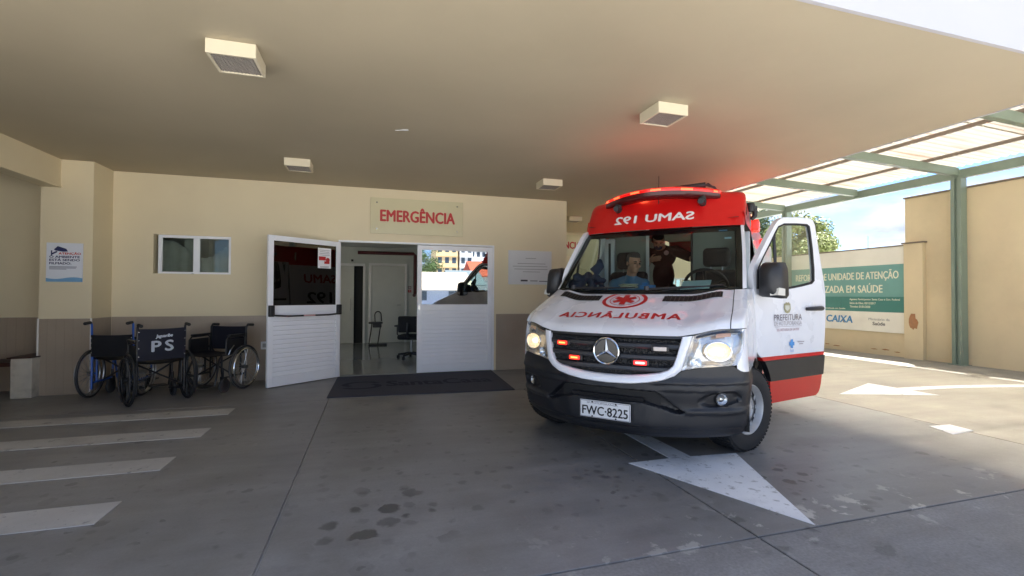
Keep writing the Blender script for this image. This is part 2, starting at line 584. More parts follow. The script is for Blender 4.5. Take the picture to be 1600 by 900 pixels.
# ================================================================== SETTING
# ground sheet with concrete slabs laid on it (joints stay open between them)
ground = MB().box(-400, 400, -400, 400, -0.6, -0.014).build('ground', M_street)
tag(ground, kind='structure')
GAP = 0.006
slabs = [  # x0, x1, y0, y1, material
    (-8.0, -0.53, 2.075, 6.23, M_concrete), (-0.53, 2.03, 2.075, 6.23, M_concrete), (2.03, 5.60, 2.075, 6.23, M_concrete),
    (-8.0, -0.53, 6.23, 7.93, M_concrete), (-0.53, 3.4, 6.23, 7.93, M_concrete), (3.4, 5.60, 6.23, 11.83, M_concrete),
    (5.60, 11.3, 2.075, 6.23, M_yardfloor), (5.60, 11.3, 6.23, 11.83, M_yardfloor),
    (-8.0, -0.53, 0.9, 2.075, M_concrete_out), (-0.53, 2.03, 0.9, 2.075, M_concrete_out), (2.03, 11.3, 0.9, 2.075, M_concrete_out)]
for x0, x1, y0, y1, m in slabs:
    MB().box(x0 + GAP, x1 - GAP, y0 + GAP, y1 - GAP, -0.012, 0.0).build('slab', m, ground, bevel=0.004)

def sheet(name, pts, m, z=0.004, label=None, parent=None):
    o = MB().prism(pts, z - 0.006, z).build(name, m, parent)
    return o

def marking(name, pts, label, cat='road marking', group=None):
    return tag(sheet(name, pts, M_zebra if group else M_paint_mark), label, cat, group)

for k, (y0, y1, lab) in enumerate([(5.76, 6.05, 'worn white zebra bar nearest the wheelchairs'), (4.93, 5.23, 'white zebra bar second from the wheelchairs'),
                                   (4.08, 4.38, 'white zebra bar third from the wheelchairs'), (3.23, 3.54, 'white zebra bar nearest the viewer at lower left')]):
    marking('zebra_bar', [(-3.75, y0), (-1.52, y0 + 0.005), (-1.52, y1), (-3.75, y1 - 0.01)], lab, group='zebra bars on the floor')
arrow_pts = [(2.45, 2.09), (2.92, 3.22), (2.50, 3.255), (2.50, 3.44), (2.46, 4.9), (2.30, 4.9), (2.31, 3.265), (1.93, 3.26)]
marking('floor_arrow', arrow_pts, 'large white arrow painted on the floor before the ambulance wheel')
# curved arrow in the yard
pts_o, pts_i = [], []
for k in range(15):
    t = k / 14
    x = 7.25 + 3.5 * t
    y = 4.78 - 0.06 * t - 0.75 * t ** 2
    pts_o.append((x, y + 0.09)); pts_i.append((x, y - 0.09))
yarrow = [(6.04, 4.78), (7.29, 4.36)] + pts_i + pts_o[::-1] + [(7.23, 5.26)]
marking('yard_arrow', yarrow, 'curved white arrow painted on the sunny yard floor')
marking('floor_dash', [(5.34, 3.09), (5.69, 3.12), (5.71, 3.33), (5.44, 3.35)], 'short white dash painted on the yard floor')

# ------------------------------------------------------------------ hospital building
bld = empty('hospital_building', (0, 7.93, 0), 0, 'cream hospital entrance building with wide flat canopy and white double doors', 'building')
def B(name, m, x0, x1, y0, y1, z0, z1, bevel=0.0, parent=bld):
    return MB().box(x0, x1, y0 - 7.93, y1 - 7.93, z0, z1).build(name, m, parent, bevel=bevel)
CZ = 3.06
w = MB()
for x0, x1, z0, z1 in [(-8.0, -3.076, 0, CZ), (-3.076, -2.08, 0, 1.59), (-3.076, -2.08, 2.2, CZ), (-2.08, -0.555, 0, CZ), (-0.555, 2.02, 2.19, CZ), (2.02, 3.4, 0, CZ)]:
    w.box(x0, x1, 0, 0.2, z0 - 0.02, z1 + 0.02)
w.build('wall', M_wall, bld)
B('wall', M_wall, 3.2, 3.4, 8.13, 11.83, 0, CZ + 0.02)
w = MB()
for x0, x1, z0, z1 in [(3.2, 8.35, 0, 3.35), (8.35, 9.35, 0, 0.9), (8.35, 9.35, 1.82, 3.35), (9.35, 9.9, 0, 3.35)]:
    w.box(x0, x1, 3.9, 4.1, z0, z1)
w.build('wall', M_wall, bld)
B('unseen_side_wall', M_wall, -8.0, -4.2, 2.14, 2.3, 0, CZ + 0.02)  # added out of view: closes the front so the left bay stays darker
B('unseen_side_wall', M_wall, -4.18, -4.0, 2.14, 3.6, 0, 2.69)  # added out of view, keeps more light from the left bay
B('unseen_side_wall', M_wall, -8.2, -8.0, 2.117, 8.13, 0, CZ + 0.02)
B('column', M_wall, -4.13, -3.57, 7.45, 7.93, 0, CZ + 0.01)
bm_ = MB().box(-4.115, -3.92, 2.117 - 7.93, 7.45 - 7.93, 2.69, CZ + 0.01)
bm_.box(-3.92, -3.908, 2.117 - 7.93, 7.45 - 7.93, 2.69, 2.712)
bm_.build('beam', M_wall, bld, bevel=0.003)
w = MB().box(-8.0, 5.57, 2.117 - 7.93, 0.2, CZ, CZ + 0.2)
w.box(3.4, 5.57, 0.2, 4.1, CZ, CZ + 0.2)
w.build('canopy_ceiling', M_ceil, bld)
w = MB().box(-8.2, 5.6, 2.09 - 7.93, 2.117 - 7.93, CZ - 0.004, 3.95)
w.box(5.573, 5.6, 2.117 - 7.93, 4.1, CZ - 0.004, 3.62)
w.build('fascia', M_fascia, bld)

# small crack of peeling paint on the ceiling
pk = MB()
for a, b_, ww in [((0.255, 5.02), (0.33, 4.99), 0.012), ((0.20, 5.04), (0.27, 5.015), 0.006)]:
    dx, dy = b_[0] - a[0], b_[1] - a[1]
    L = math.hypot(dx, dy); nx, ny = -dy / L * ww, dx / L * ww
    pk.prism([(a[0] - nx, a[1] - 7.93 - ny), (b_[0] - nx * 0.4, b_[1] - 7.93 - ny * 0.4), (b_[0] + nx, b_[1] - 7.93 + ny), (a[0] + nx * 0.3, a[1] - 7.93 + ny * 0.3)], CZ - 0.006, CZ - 0.001)
pk.build('peeling_paint', M_white, bld)

# dado of small tiles: real tiles standing 3 mm proud of a grout bed, joined as one part per face
def tiles(u0, u1, z1, fn, name='tile_dado', s=0.0985, j=0.002):
    t = MB()
    nu = int(round((u1 - u0) / s)); nz = int(round(z1 / s))
    du, dz = (u1 - u0) / nu, z1 / nz
    for i in range(nu):
        for k in range(nz):
            a, b_, c, d = u0 + i * du + j / 2, u0 + (i + 1) * du - j / 2, k * dz + j / 2, (k + 1) * dz - j / 2
            e = 0.001
            vs = [fn(a, c, 0.002), fn(b_, c, 0.002), fn(b_, d, 0.002), fn(a, d, 0.002), fn(a + e, c + e, 0.0048), fn(b_ - e, c + e, 0.0048), fn(b_ - e, d - e, 0.0048), fn(a + e, d - e, 0.0048)]
            t.add(vs, [(4, 5, 6, 7), (0, 1, 5, 4), (1, 2, 6, 5), (2, 3, 7, 6), (3, 0, 4, 7)])
    o = t.build(name, M_tile, bld)
    o['kind'] = 'stuff'
    gvs = [fn(u0, 0, 0.003), fn(u1, 0, 0.003), fn(u1, z1, 0.003), fn(u0, z1, 0.003)]
    MB().add(gvs, [(0, 1, 2, 3)]).build('grout_bed', M_grout, bld)
wallf = lambda u, z, w_: (u, -w_, z)
tiles(-3.562, -0.56, 0.985, wallf)
tiles(2.06, 3.4, 0.985, wallf)
tiles(-6.2, -4.14, 0.985, wallf)
tiles(-4.125, -3.575, 0.985, lambda u, z, w_: (u, -0.48 - w_, z))
tiles(-0.475, -0.005, 0.985, lambda u, z, w_: (-3.57 + w_, u, z))
tiles(0.0, 3.88, 0.985, lambda u, z, w_: (3.4 + w_, u, z))
B('corner_trim', M_trim, -3.578, -3.560, 7.438, 7.452, 0, 0.99, 0.002)
B('corner_trim', M_trim, -4.138, -4.120, 7.438, 7.452, 0, 0.99, 0.002)

lin_ = lambda a, b, n: [a + (b - a) * k / (n - 1) for k in range(n)]
# window with two panes in the left wall
win = empty('window', (0, 0, 0)); win.parent = bld
fx0, fx1, fz0, fz1, fy = -3.03, -2.085, 1.595, 2.185, 0.035
for a in [(fx0, fx1, fz0, fz0 + 0.045), (fx0, fx1, fz1 - 0.045, fz1), (fx0, fx0 + 0.05, fz0 + 0.045, fz1 - 0.045), (fx1 - 0.035, fx1, fz0 + 0.045, fz1 - 0.045),
          (-2.585, -2.50, fz0 + 0.045, fz1 - 0.045)]:
    MB().box(a[0], a[1], fy, fy + 0.05, a[2], a[3]).build('frame', M_alu, win, bevel=0.004)
M_winglass = glass_mat('window glass', (0.72, 0.75, 0.73), 0.03, gl=(0.8, 0.82, 0.8))
for a in [(fx0 + 0.05, -2.585), (-2.50, fx1 - 0.035)]:
    MB().box(a[0], a[1], fy + 0.02, fy + 0.026, fz0 + 0.045, fz1 - 0.045).build('pane', M_winglass, win)
MB().box(-2.60, -2.57, fy - 0.012, fy, 1.600, 1.615).build('latch', M_black, win)
rb = MB()
rb.box(-3.35, -1.85, 0.75, 0.80, 1.2, 2.6); rb.box(-3.40, -3.35, 0.2, 0.80, 1.2, 2.6); rb.box(-1.85, -1.80, 0.2, 0.80, 1.2, 2.6)
rb.box(-3.40, -1.80, 0.2, 0.80, 2.6, 2.65); rb.box(-3.40, -1.80, 0.2, 0.80, 1.15, 1.2)
rb.build('window_room', mat('dim room', srgb(215, 217, 213), 0.8), bld)
cu_ = MB().grid([[Vector((x, 0.13 + 0.012 * math.sin(46 * x), z - (0.14 + 0.12 * math.sin(7.0 * x)) * (z > 1.5))) for x in lin_(-3.03, -2.10, 60)] for z in (1.45, 2.12)])
cu_.build('curtain', mat('grey curtain', srgb(190, 194, 188), 0.9, vary=0.15), bld, smooth=True)

# barred window in the wall beyond the ambulance
bw = empty('window', (0, 0, 0)); bw.parent = bld
MB().box(8.35, 9.35, 3.98, 3.99, 0.9, 1.82).build('pane', M_winglass, bw)
for k in range(6):
    x = 8.36 + k * 0.194
    MB().box(x, x + 0.03, 3.88, 3.91, 0.9, 1.82).build('bar', M_white, bw)
for z in (0.88, 1.34, 1.80):
    MB().box(8.33, 9.37, 3.86, 3.88, z, z + 0.05).build('bar', M_white, bw)

# ------------------------------------------------------------------ double door
M_doorglass = glass_mat('mirror tinted glass', (0.10, 0.11, 0.11), 0.50, gl=(0.95, 0.97, 1.0))
M_doorglass2 = glass_mat('dark tinted glass', (0.12, 0.11, 0.10), 0.06, gl=(0.9, 0.9, 0.92))
frame = MB()
frame.box(-0.555, 2.02, -0.02, 0.06, 2.16, 2.19)
frame.box(-0.555, -0.52, -0.02, 0.06, 0, 2.16)
frame.box(1.985, 2.02, -0.02, 0.06, 0, 2.16)
frame.build('door_frame', M_alu, bld, bevel=0.003)

def door_leaf(parent, w_, glass, flip):
    """leaf in local x 0..w_, outer face towards local -y (or +y when flip)"""
    s = 1 if flip else -1
    H = 2.15
    st = 0.075
    y0, y1 = -0.022, 0.022
    def P(name, m, x0, x1, a, b_, z0, z1, bev=0.003):
        return MB().box(x0, x1, min(a, b_), max(a, b_), z0, z1).build(name, m, parent, bevel=bev)
    P('stile', M_alu, 0, st, y0, y1, 0.012, H)
    P('stile', M_alu, w_ - st, w_, y0, y1, 0.012, H)
    P('rail', M_alu, st, w_ - st, y0, y1, 0.012, 0.15)
    P('rail', M_alu, st, w_ - st, y0, y1, 1.055, 1.155)
    P('rail', M_alu, st, w_ - st, y0, y1, H - 0.075, H)
    P('glass_pane', glass, st, w_ - st, 0.004 * s, 0.009 * s, 1.155, H - 0.075, 0)
    n = 14
    dz = (1.055 - 0.15) / n
    prof = [(s * 0.006, 0.0), (s * 0.018, 0.006), (s * 0.008, dz - 0.004), (s * 0.004, dz - 0.001), (-s * 0.012, dz - 0.001), (-s * 0.012, 0.0)]
    me = None
    for k in range(n):
        if me is None:
            o = MB().prism(prof, st, w_ - st, lambda u, v, ww: (ww, u, v)).build('slat', M_alu, parent)
            me = o.data
        else:
            o = bpy.data.objects.new('slat', me); col.objects.link(o); o.parent = parent
        o.location = (0, 0, 0.15 + k * dz)

leaf_r = empty('door', (0.692, 0.0, 0)); leaf_r.parent = bld
leaf_r['label'] = 'closed right door leaf whose glass mirrors the street'
door_leaf(leaf_r, 1.288, M_doorglass, False)
for z in (0.25, 1.1, 1.95):
    MB().tube([(1.296, -0.024, z), (1.296, -0.024, z + 0.09)], 0.009, 8).build('hinge', M_alu, leaf_r)
MB().box(0.02, 0.05, -0.03, -0.02, 1.07, 1.14).build('latch_plate', M_steel, leaf_r)

leaf_l = empty('door', (-0.53, -0.045, 0), R(217.9)); leaf_l.parent = bld
leaf_l['label'] = 'left door leaf swung wide open with black panic bar'
door_leaf(leaf_l, 1.14, M_doorglass2, True)
pbm = MB()
pbm.box(0.0, 0.075, 0.022, 0.075, 1.0, 1.16)
pbm.build('panic_bar_case', M_black, leaf_l, bevel=0.012)
MB().box(1.065, 1.14, 0.022, 0.075, 1.0, 1.16).build('panic_bar_case', M_black, leaf_l, bevel=0.012)
MB().tube([(0.05, 0.085, 1.02), (0.25, 0.10, 1.005), (0.89, 0.10, 1.005), (1.09, 0.085, 1.02)], 0.013, 10).build('panic_bar', M_black, leaf_l, smooth=True)
MB().box(0.48, 0.66, 0.092, 0.114, 0.996, 1.017).build('panic_bar_label', mat('pink label', srgb(214, 170, 170), 0.5), leaf_l)
# printed notice taped on the glass
stk = MB().box(0.165, 0.385, 0.0095, 0.0115, 1.72, 2.03).build('door_notice', M_white, leaf_l)
sk = MB()
for k, (z, l0, l1) in enumerate([(2.0, .19, .36), (1.975, .20, .35), (1.95, .19, .36), (1.925, .19, .36), (1.75, .2, .35), (1.735, .2, .35)]):
    sk.box(l0, l1, 0.0118, 0.0125, z - 0.006, z)
sk.build('printed_line', mat('grey print', (0.25, 0.25, 0.26), 0.6), leaf_l)
sk = MB()
sk.box(0.255, 0.37, 0.0118, 0.0125, 1.84, 1.90); sk.box(0.19, 0.28, 0.0118, 0.0125, 1.79, 1.83); sk.lathe([(0.0, 0.0126), (0.034, 0.0126), (0.034, 0.0118)], 18, 'Y', (0.22, 0, 1.85))
sk.build('printed_block', M_red_text, leaf_l)

# ------------------------------------------------------------------ lobby behind the door
M_lobby = mat('lobby paint', srgb(205, 210, 206), 0.6, vary=0.03)
M_lobfloor = mat('polished lobby floor', srgb(150, 150, 146), 0.10, vary=0.06, scale=1.5)
M_lobdoor = mat('grey lobby door', srgb(205, 208, 204), 0.4, vary=0.03)
B('lobby_floor', M_lobfloor, -2.6, 2.9, 8.0, 13.2, -0.1, 0.006)
B('lobby_wall', M_lobby, -2.6, 2.9, 13.2, 13.35, 0, 2.62)
B('lobby_wall', M_lobby, 2.9, 3.05, 8.13, 13.2, 0, 2.62)
w = MB()
for y0, y1, z0, z1 in [(8.13, 9.2, 0, 2.62), (9.2, 11.2, 0, 0.9), (9.2, 11.2, 2.2, 2.62), (11.2, 13.2, 0, 2.62)]:  # gap left between the pieces: unseen opening added to let daylight into the lobby
    w.box(-2.75, -2.6, y0 - 7.93, y1 - 7.93, z0, z1)
w.build('lobby_wall', M_lobby, bld)
w = MB()
w.box(-2.75, 3.05, 0.2, 5.42, 2.6, 2.7)
w.build('lobby_ceiling', M_lobby, bld)
B('lobby_lintel', M_lobby, -2.6, 2.9, 10.2, 10.4, 2.45, 2.6)
ld = empty('lobby_door', (0, 0, 0)); ld.parent = bld
B('door_panel', M_lobdoor, -0.07, 0.80, 13.165, 13.2, 0.01, 2.1, 0.003, ld)
for a in [(-0.14, -0.075, 0, 2.17), (0.805, 0.87, 0, 2.17), (-0.075, 0.805, 2.105, 2.17)]:
    B('door_casing', M_white, a[0], a[1], 13.14, 13.2, a[2], a[3], 0.004, ld)
MB().tube([(0.70, 5.19, 1.03), (0.70, 5.15, 1.03), (0.60, 5.15, 1.03)], 0.011, 8).build('handle', M_steel, ld)
sd = empty('sliding_door', (0, 0, 0)); sd.parent = bld
B('door_panel', M_lobdoor, -1.5, -0.52, 13.10, 13.14, 0.01, 2.08, 0.003, sd)
B('dark_gap', mat('unlit room', (0.02, 0.022, 0.025), 0.8), -0.52, -0.29, 13.17, 13.195, 0.01, 2.08, 0, sd)
B('door_track', M_white, -1.6, -0.24, 13.10, 13.2, 2.085, 2.15, 0.004, sd)
B('door_casing', M_white, -0.29, -0.23, 13.12, 13.2, 0, 2.08, 0.004, sd)
MB().tube([(-0.60, 5.15, 0.9), (-0.60, 5.13, 0.93), (-0.60, 5.13, 1.17), (-0.60, 5.15, 1.2)], 0.012, 8).build('pull_handle', M_steel, sd)
M_pipe = mat('red pipe paint', srgb(84, 22, 26), 0.4)
MB().tube([(-0.42, 4.9, 2.42), (1.02, 4.9, 2.42), (1.06, 4.9, 2.38), (1.06, 4.9, 1.35), (1.06, 5.2, 1.30)], 0.045, 12).build('sprinkler_pipe', M_pipe, bld, smooth=True)
for z in (1.52, 1.42):
    MB().box(0.90, 0.99, 5.255, 5.268, z - 0.04, z + 0.035).build('wall_sign', M_red_text if z < 1.5 else mat('grey sign', srgb(150, 130, 130), 0.5), bld)
    MB().box(0.92, 0.97, 5.25, 5.254, z - 0.008, z + 0.008).build('sign_band', M_white, bld)
MB().box(-0.60, -0.54, 5.2, 5.26, 2.2, 2.26).build('motion_sensor', M_black, bld, bevel=0.01)

# ------------------------------------------------------------------ ceiling lights
M_lamp = mat('cream lamp box', srgb(218, 208, 182), 0.4, vary=0.04, scale=4)
M_louvre = mat('lamp louvre', srgb(150, 143, 135), 0.5, vary=0.05)
M_lampin = mat('lamp inside', srgb(95, 88, 82), 0.5)
def ceil_light(x, y, label, grp='square lamps under the canopy'):
    t = empty('ceiling_light', (x, y, CZ), 0, label, 'ceiling light', grp)
    a = 0.155
    h = 0.10
    for q in [(-a, a, -a, -a + 0.02), (-a, a, a - 0.02, a), (-a, -a + 0.02, -a + 0.02, a - 0.02), (a - 0.02, a, -a + 0.02, a - 0.02)]:
        MB().box(q[0], q[1], q[2], q[3], -h, -0.001).build('housing_side', M_lamp, t, bevel=0.003)
    MB().box(-a + 0.02, a - 0.02, -a + 0.02, a - 0.02, -0.06, -0.05).build('back_plate', M_lampin, t)
    g = MB()
    n = 11
    i = a - 0.02
    for k in range(n):
        u = -i + 2 * i * (k + 0.5) / n
        g.box(u - 0.0035, u + 0.0035, -i, i, -0.094, -0.06)
        g.box(-i, i, u - 0.0035, u + 0.0035, -0.0935, -0.0605)
    g.build('louvre', M_louvre, t)
    return t
ceil_light(-0.96, 3.745, 'cream square ceiling lamp nearest the viewer on the left')
ceil_light(-0.96, 6.62, 'small square ceiling lamp above the open left door leaf')
ceil_light(2.575, 3.735, 'cream square ceiling lamp above and in front of the ambulance')
ceil_light(2.55, 6.62, 'square ceiling lamp above the white notice right of the doors')
ceil_light(4.25, 9.55, 'square ceiling lamp deep in the recess behind the wall corner')

# ------------------------------------------------------------------ signs and wall fittings
M_plate = glass_mat('frosted acrylic', (0.78, 0.82, 0.68), 0.06, 0.25)
M_acryl = mat('pale green acrylic', srgb(216, 208, 172), 0.16, vary=0.02)
def emerg_sign(x0, x1, y, z0, z1, label):
    t = empty('emergency_sign', ((x0 + x1) / 2, y, z0), 0, label, 'sign', 'EMERGÊNCIA signs')
    W_, H_ = x1 - x0, z1 - z0
    MB().box(-W_ / 2, W_ / 2, -0.03, -0.02, 0, H_).build('plate', M_acryl, t, bevel=0.002)
    for sx in (-1, 1):
        for z in (0.08, H_ - 0.08):
            MB().lathe([(0.0, -0.040), (0.012, -0.040), (0.014, -0.036), (0.014, -0.03), (0.008, -0.03), (0.008, 0.0)], 14, 'Y', (sx * (W_ / 2 - 0.1), 0, z)).build('bolt', M_chrome, t, smooth=True)
    text('lettering', 'EMERGÊNCIA', 0.25, M_red_text, lambda u, v, ww: (u + 0.0, -0.0315 - ww, H_ * 0.49 + v), t, width=1.22, height=0.235, bold=0.009)
emerg_sign(-0.07, 1.455, 7.93, 2.318, 2.908, 'pale EMERGÊNCIA sign in red letters above the white doors')
emerg_sign(4.12, 5.60, 11.83, 2.40, 2.99, 'second EMERGÊNCIA sign deep in the recess, mostly hidden by the corner')

n_ = empty('wall_notice', (2.69, 7.93, 1.51), 0, 'blank looking white board with faint lines right of the doors', 'notice')
MB().box(-0.41, 0.41, -0.014, 0, 0, 0.607).build('board', mat('notice board white', srgb(216, 218, 220), 0.3, vary=0.02), n_, bevel=0.002)
q = MB()
for z, a, b_ in [(0.47, -0.09, 0.11), (0.375, -0.24, 0.29), (0.325, -0.33, 0.33), (0.275, -0.30, 0.33), (0.228, -0.14, 0.19)]:
    q.box(a, b_, -0.0155, -0.014, z - 0.004, z + 0.004)
q.build('printed_line', mat('grey print', (0.25, 0.25, 0.26), 0.6), n_)
q = MB()
q.box(-0.18, -0.05, -0.0155, -0.014, 0.055, 0.085); q.box(0.0, 0.14, -0.0155, -0.014, 0.06, 0.072); q.box(0.17, 0.33, -0.0155, -0.014, 0.055, 0.068)
q.build('printed_logo', mat('dark print', (0.06, 0.06, 0.07), 0.5), n_)

# camera warning sign on the column
s_ = empty('camera_warning_sign', (-3.86, 7.45, 1.465), 0, 'white ATENÇÃO filming notice with camera drawing on the column', 'sign')
MB().box(-0.193, 0.193, -0.014, -0.006, 0, 0.505).build('panel', mat('sign white', srgb(226, 230, 238), 0.35, vary=0.02), s_)
M_navy = mat('navy print', srgb(28, 40, 92), 0.5)
M_sky = mat('light blue print', srgb(118, 168, 206), 0.5)
q = MB()
bot = [(-0.193, 0.0)] + [(0.193, 0.0)] + [(0.193 - 0.386 * k / 12, 0.048 + 0.012 * math.sin(k / 12 * 2 * PI)) for k in range(13)]
q.prism(bot, -0.0150, -0.0142, lambda u, v, ww: (u, ww, v))
q.build('blue_band', M_sky, s_)
q = MB()
ca = lambda pts: q.prism(pts, -0.0150, -0.0142, lambda u, v, ww: (u, ww, v))
ca([(-0.115, 0.418), (-0.075, 0.462), (0.015, 0.43), (0.035, 0.395), (-0.02, 0.39), (-0.10, 0.405)])
ca([(-0.145, 0.335), (-0.132, 0.335), (-0.132, 0.405), (-0.145, 0.405)])
ca([(-0.132, 0.372), (-0.132, 0.35), (-0.075, 0.385), (-0.085, 0.40)])
q.build('camera_drawing', M_navy, s_)
for i, (b_, z, wd, m) in enumerate([('ATENÇÃO', 0.366, 0.235, M_red_text), ('O AMBIENTE', 0.322, 0.32, M_navy), ('ESTÁ SENDO', 0.282, 0.32, M_navy), ('FILMADO.', 0.238, 0.23, M_navy)]):
    x = 0.055 if i == 0 else (0.0 if i < 3 else -0.045)
    text('lettering', b_, 0.04, m, lambda u, v, ww, x=x, z=z: (x + u, -0.0145 - ww, z + v), s_, width=wd, height=(0.040, 0.028, 0.034, 0.028)[i], bold=0.0016, extrude=0.0004)
q = MB()
for z, b_ in ((0.195, 0.13), (0.18, 0.12), (0.165, 0.02)):
    q.box(-0.16, b_, -0.0150, -0.0142, z - 0.003, z + 0.003)
q.build('printed_line', M_navy, s_)

# socket
s_ = empty('wall_socket', (-1.60, 7.93, 0.53), 0, 'small white wall socket between the wheelchairs and the open door', 'socket')
MB().box(-0.055, 0.055, -0.02, -0.006, -0.06, 0.06).build('cover', M_white, s_, bevel=0.006)
MB().box(-0.03, 0.03, -0.0235, -0.02, -0.03, 0.03).build('insert', mat('socket grey', srgb(170, 170, 168), 0.4), s_, bevel=0.004)

# bench at the left edge
b_ = empty('bench', (-4.75, 7.55, 0), 0, 'dark wooden bench on a pale stone block left of the column', 'bench')
MB().box(0.43, 0.645, -0.25, 0.36, 0, 0.50).build('stone_block', mat('stone', srgb(196, 188, 172), 0.8, vary=0.12, scale=9, bump=0.4, grime=0.5), b_, bevel=0.012)
MB().box(0.40, 0.655, -0.26, 0.37, 0.501, 0.515).build('block_cap', mat('dark wood', srgb(58, 26, 22), 0.4, vary=0.2, scale=10), b_, bevel=0.003)
M_wood = MATS['dark wood']
for k in range(3):
    MB().box(-1.2, 0.425, -0.24 + 0.16 * k, -0.10 + 0.16 * k, 0.40, 0.45).build('seat_plank', M_wood, b_, bevel=0.006)
MB().box(-1.2, -1.0, -0.22, 0.3, 0, 0.395).build('stone_block', MATS['stone'], b_, bevel=0.012)

# door mat with darker lettering
t = tag(empty('door_mat', (0.66, 7.05, 0.0)), 'dark navy door mat with faded lettering before the white doors', 'mat')
mpts = [(-1.225, -0.72), (1.225, -0.86), (1.30, 0.78), (-1.20, 0.80)]
M_mat = mat('navy mat', srgb(62, 64, 76), 0.95, vary=0.12, scale=4, bump=0.6, bscale=220)
MB().prism(mpts, 0.0, 0.012).build('pile', M_mat, t)
M_matd = mat('mat lettering', srgb(14, 20, 46), 0.9, bump=0.4, bscale=200)
text('lettering', 'SantaCasa', 0.3, M_matd, lambda u, v, ww: (0.30 + u, -0.02 + v - 0.03 * u, 0.0135 + ww * 0.3), t, width=1.55, height=0.38, bold=0.012)
q = MB()
for (cx, cy, rr, a0, a1) in ((-0.82, 0.06, 0.17, 20, 230), (-0.82, -0.10, 0.17, 200, 410)):
    ring = []
    N = 18
    out = [(cx + (rr + 0.035) * 1.35 * math.cos(R(a0 + (a1 - a0) * k / N)), cy + (rr + 0.035) * math.sin(R(a0 + (a1 - a0) * k / N))) for k in range(N + 1)]
    inn = [(cx + (rr - 0.035) * 1.35 * math.cos(R(a0 + (a1 - a0) * k / N)), cy + (rr - 0.035) * math.sin(R(a0 + (a1 - a0) * k / N))) for k in range(N + 1)]
    q.grid([[(x, y, 0.0138) for x, y in out], [(x, y, 0.0138) for x, y in inn]])
q.build('emblem', M_matd, t)

# ------------------------------------------------------------------ carport with translucent sheets
cp = empty('carport', (10.95, 6.2, 0), 0, 'carport of grey green steel with translucent corrugated roof sheets', 'carport')
def CPB(name, m, x0, x1, y0, y1, z0, z1, bevel=0.003):
    return MB().box(x0 - 10.95, x1 - 10.95, y0 - 6.2, y1 - 6.2, z0, z1).build(name, m, cp, bevel=bevel)
def steel_post(x, y):
    q = MB()
    a, b_ = 0.085, 0.05
    prof = [(-a, -a), (a, -a), (a, -b_ * 0.5), (b_, -b_ * 0.5), (b_, b_ * 0.5), (a, b_ * 0.5), (a, a), (-a, a), (-a, b_ * 0.5), (-b_, b_ * 0.5), (-b_, -b_ * 0.5), (-a, -b_ * 0.5)]
    q.prism([(u + x - 10.95, v + y - 6.2) for u, v in prof], 0, 3.63)
    q.box(x - 0.13 - 10.95, x + 0.13 - 10.95, y - 6.33, y - 6.07, 0, 0.012)
    q.build('post', M_greensteel, cp)
for y in (2.25, 6.2, 10.15):
    steel_post(10.94, y)
CPB('edge_beam', M_greensteel, 10.88, 11.0, 1.6, 12.2, 3.63, 3.80)
def zroof(x):
    return 3.80 + (10.95 - x) * 0.035
def slope_box(name, y0, y1, xa, xb, dz0, dz1, m):
    vs = []
    for x in (xa, xb):
        for y in (y0, y1):
            for dz in (dz0, dz1):
                vs.append((x - 10.95, y - 6.2, zroof(x) + dz))
    return MB().add(vs, [(0, 1, 3, 2), (4, 6, 7, 5), (0, 4, 5, 1), (2, 3, 7, 6), (0, 2, 6, 4), (1, 5, 7, 3)]).build(name, m, cp, bevel=0.003)
for y in (2.22, 4.22, 6.2, 8.18, 10.18, 11.9):
    slope_box('cross_beam', y - 0.05, y + 0.05, 5.62, 10.878, -0.12, 0.03, M_greensteel)
M_purlin = mat('purlin steel', srgb(132, 118, 104), 0.5, vary=0.1, scale=3, grime=0.3)
for x in (6.0, 7.35, 8.7, 10.0):
    slope_box('purlin', 1.7, 12.1, x - 0.025, x + 0.025, 0.032, 0.085, M_purlin)
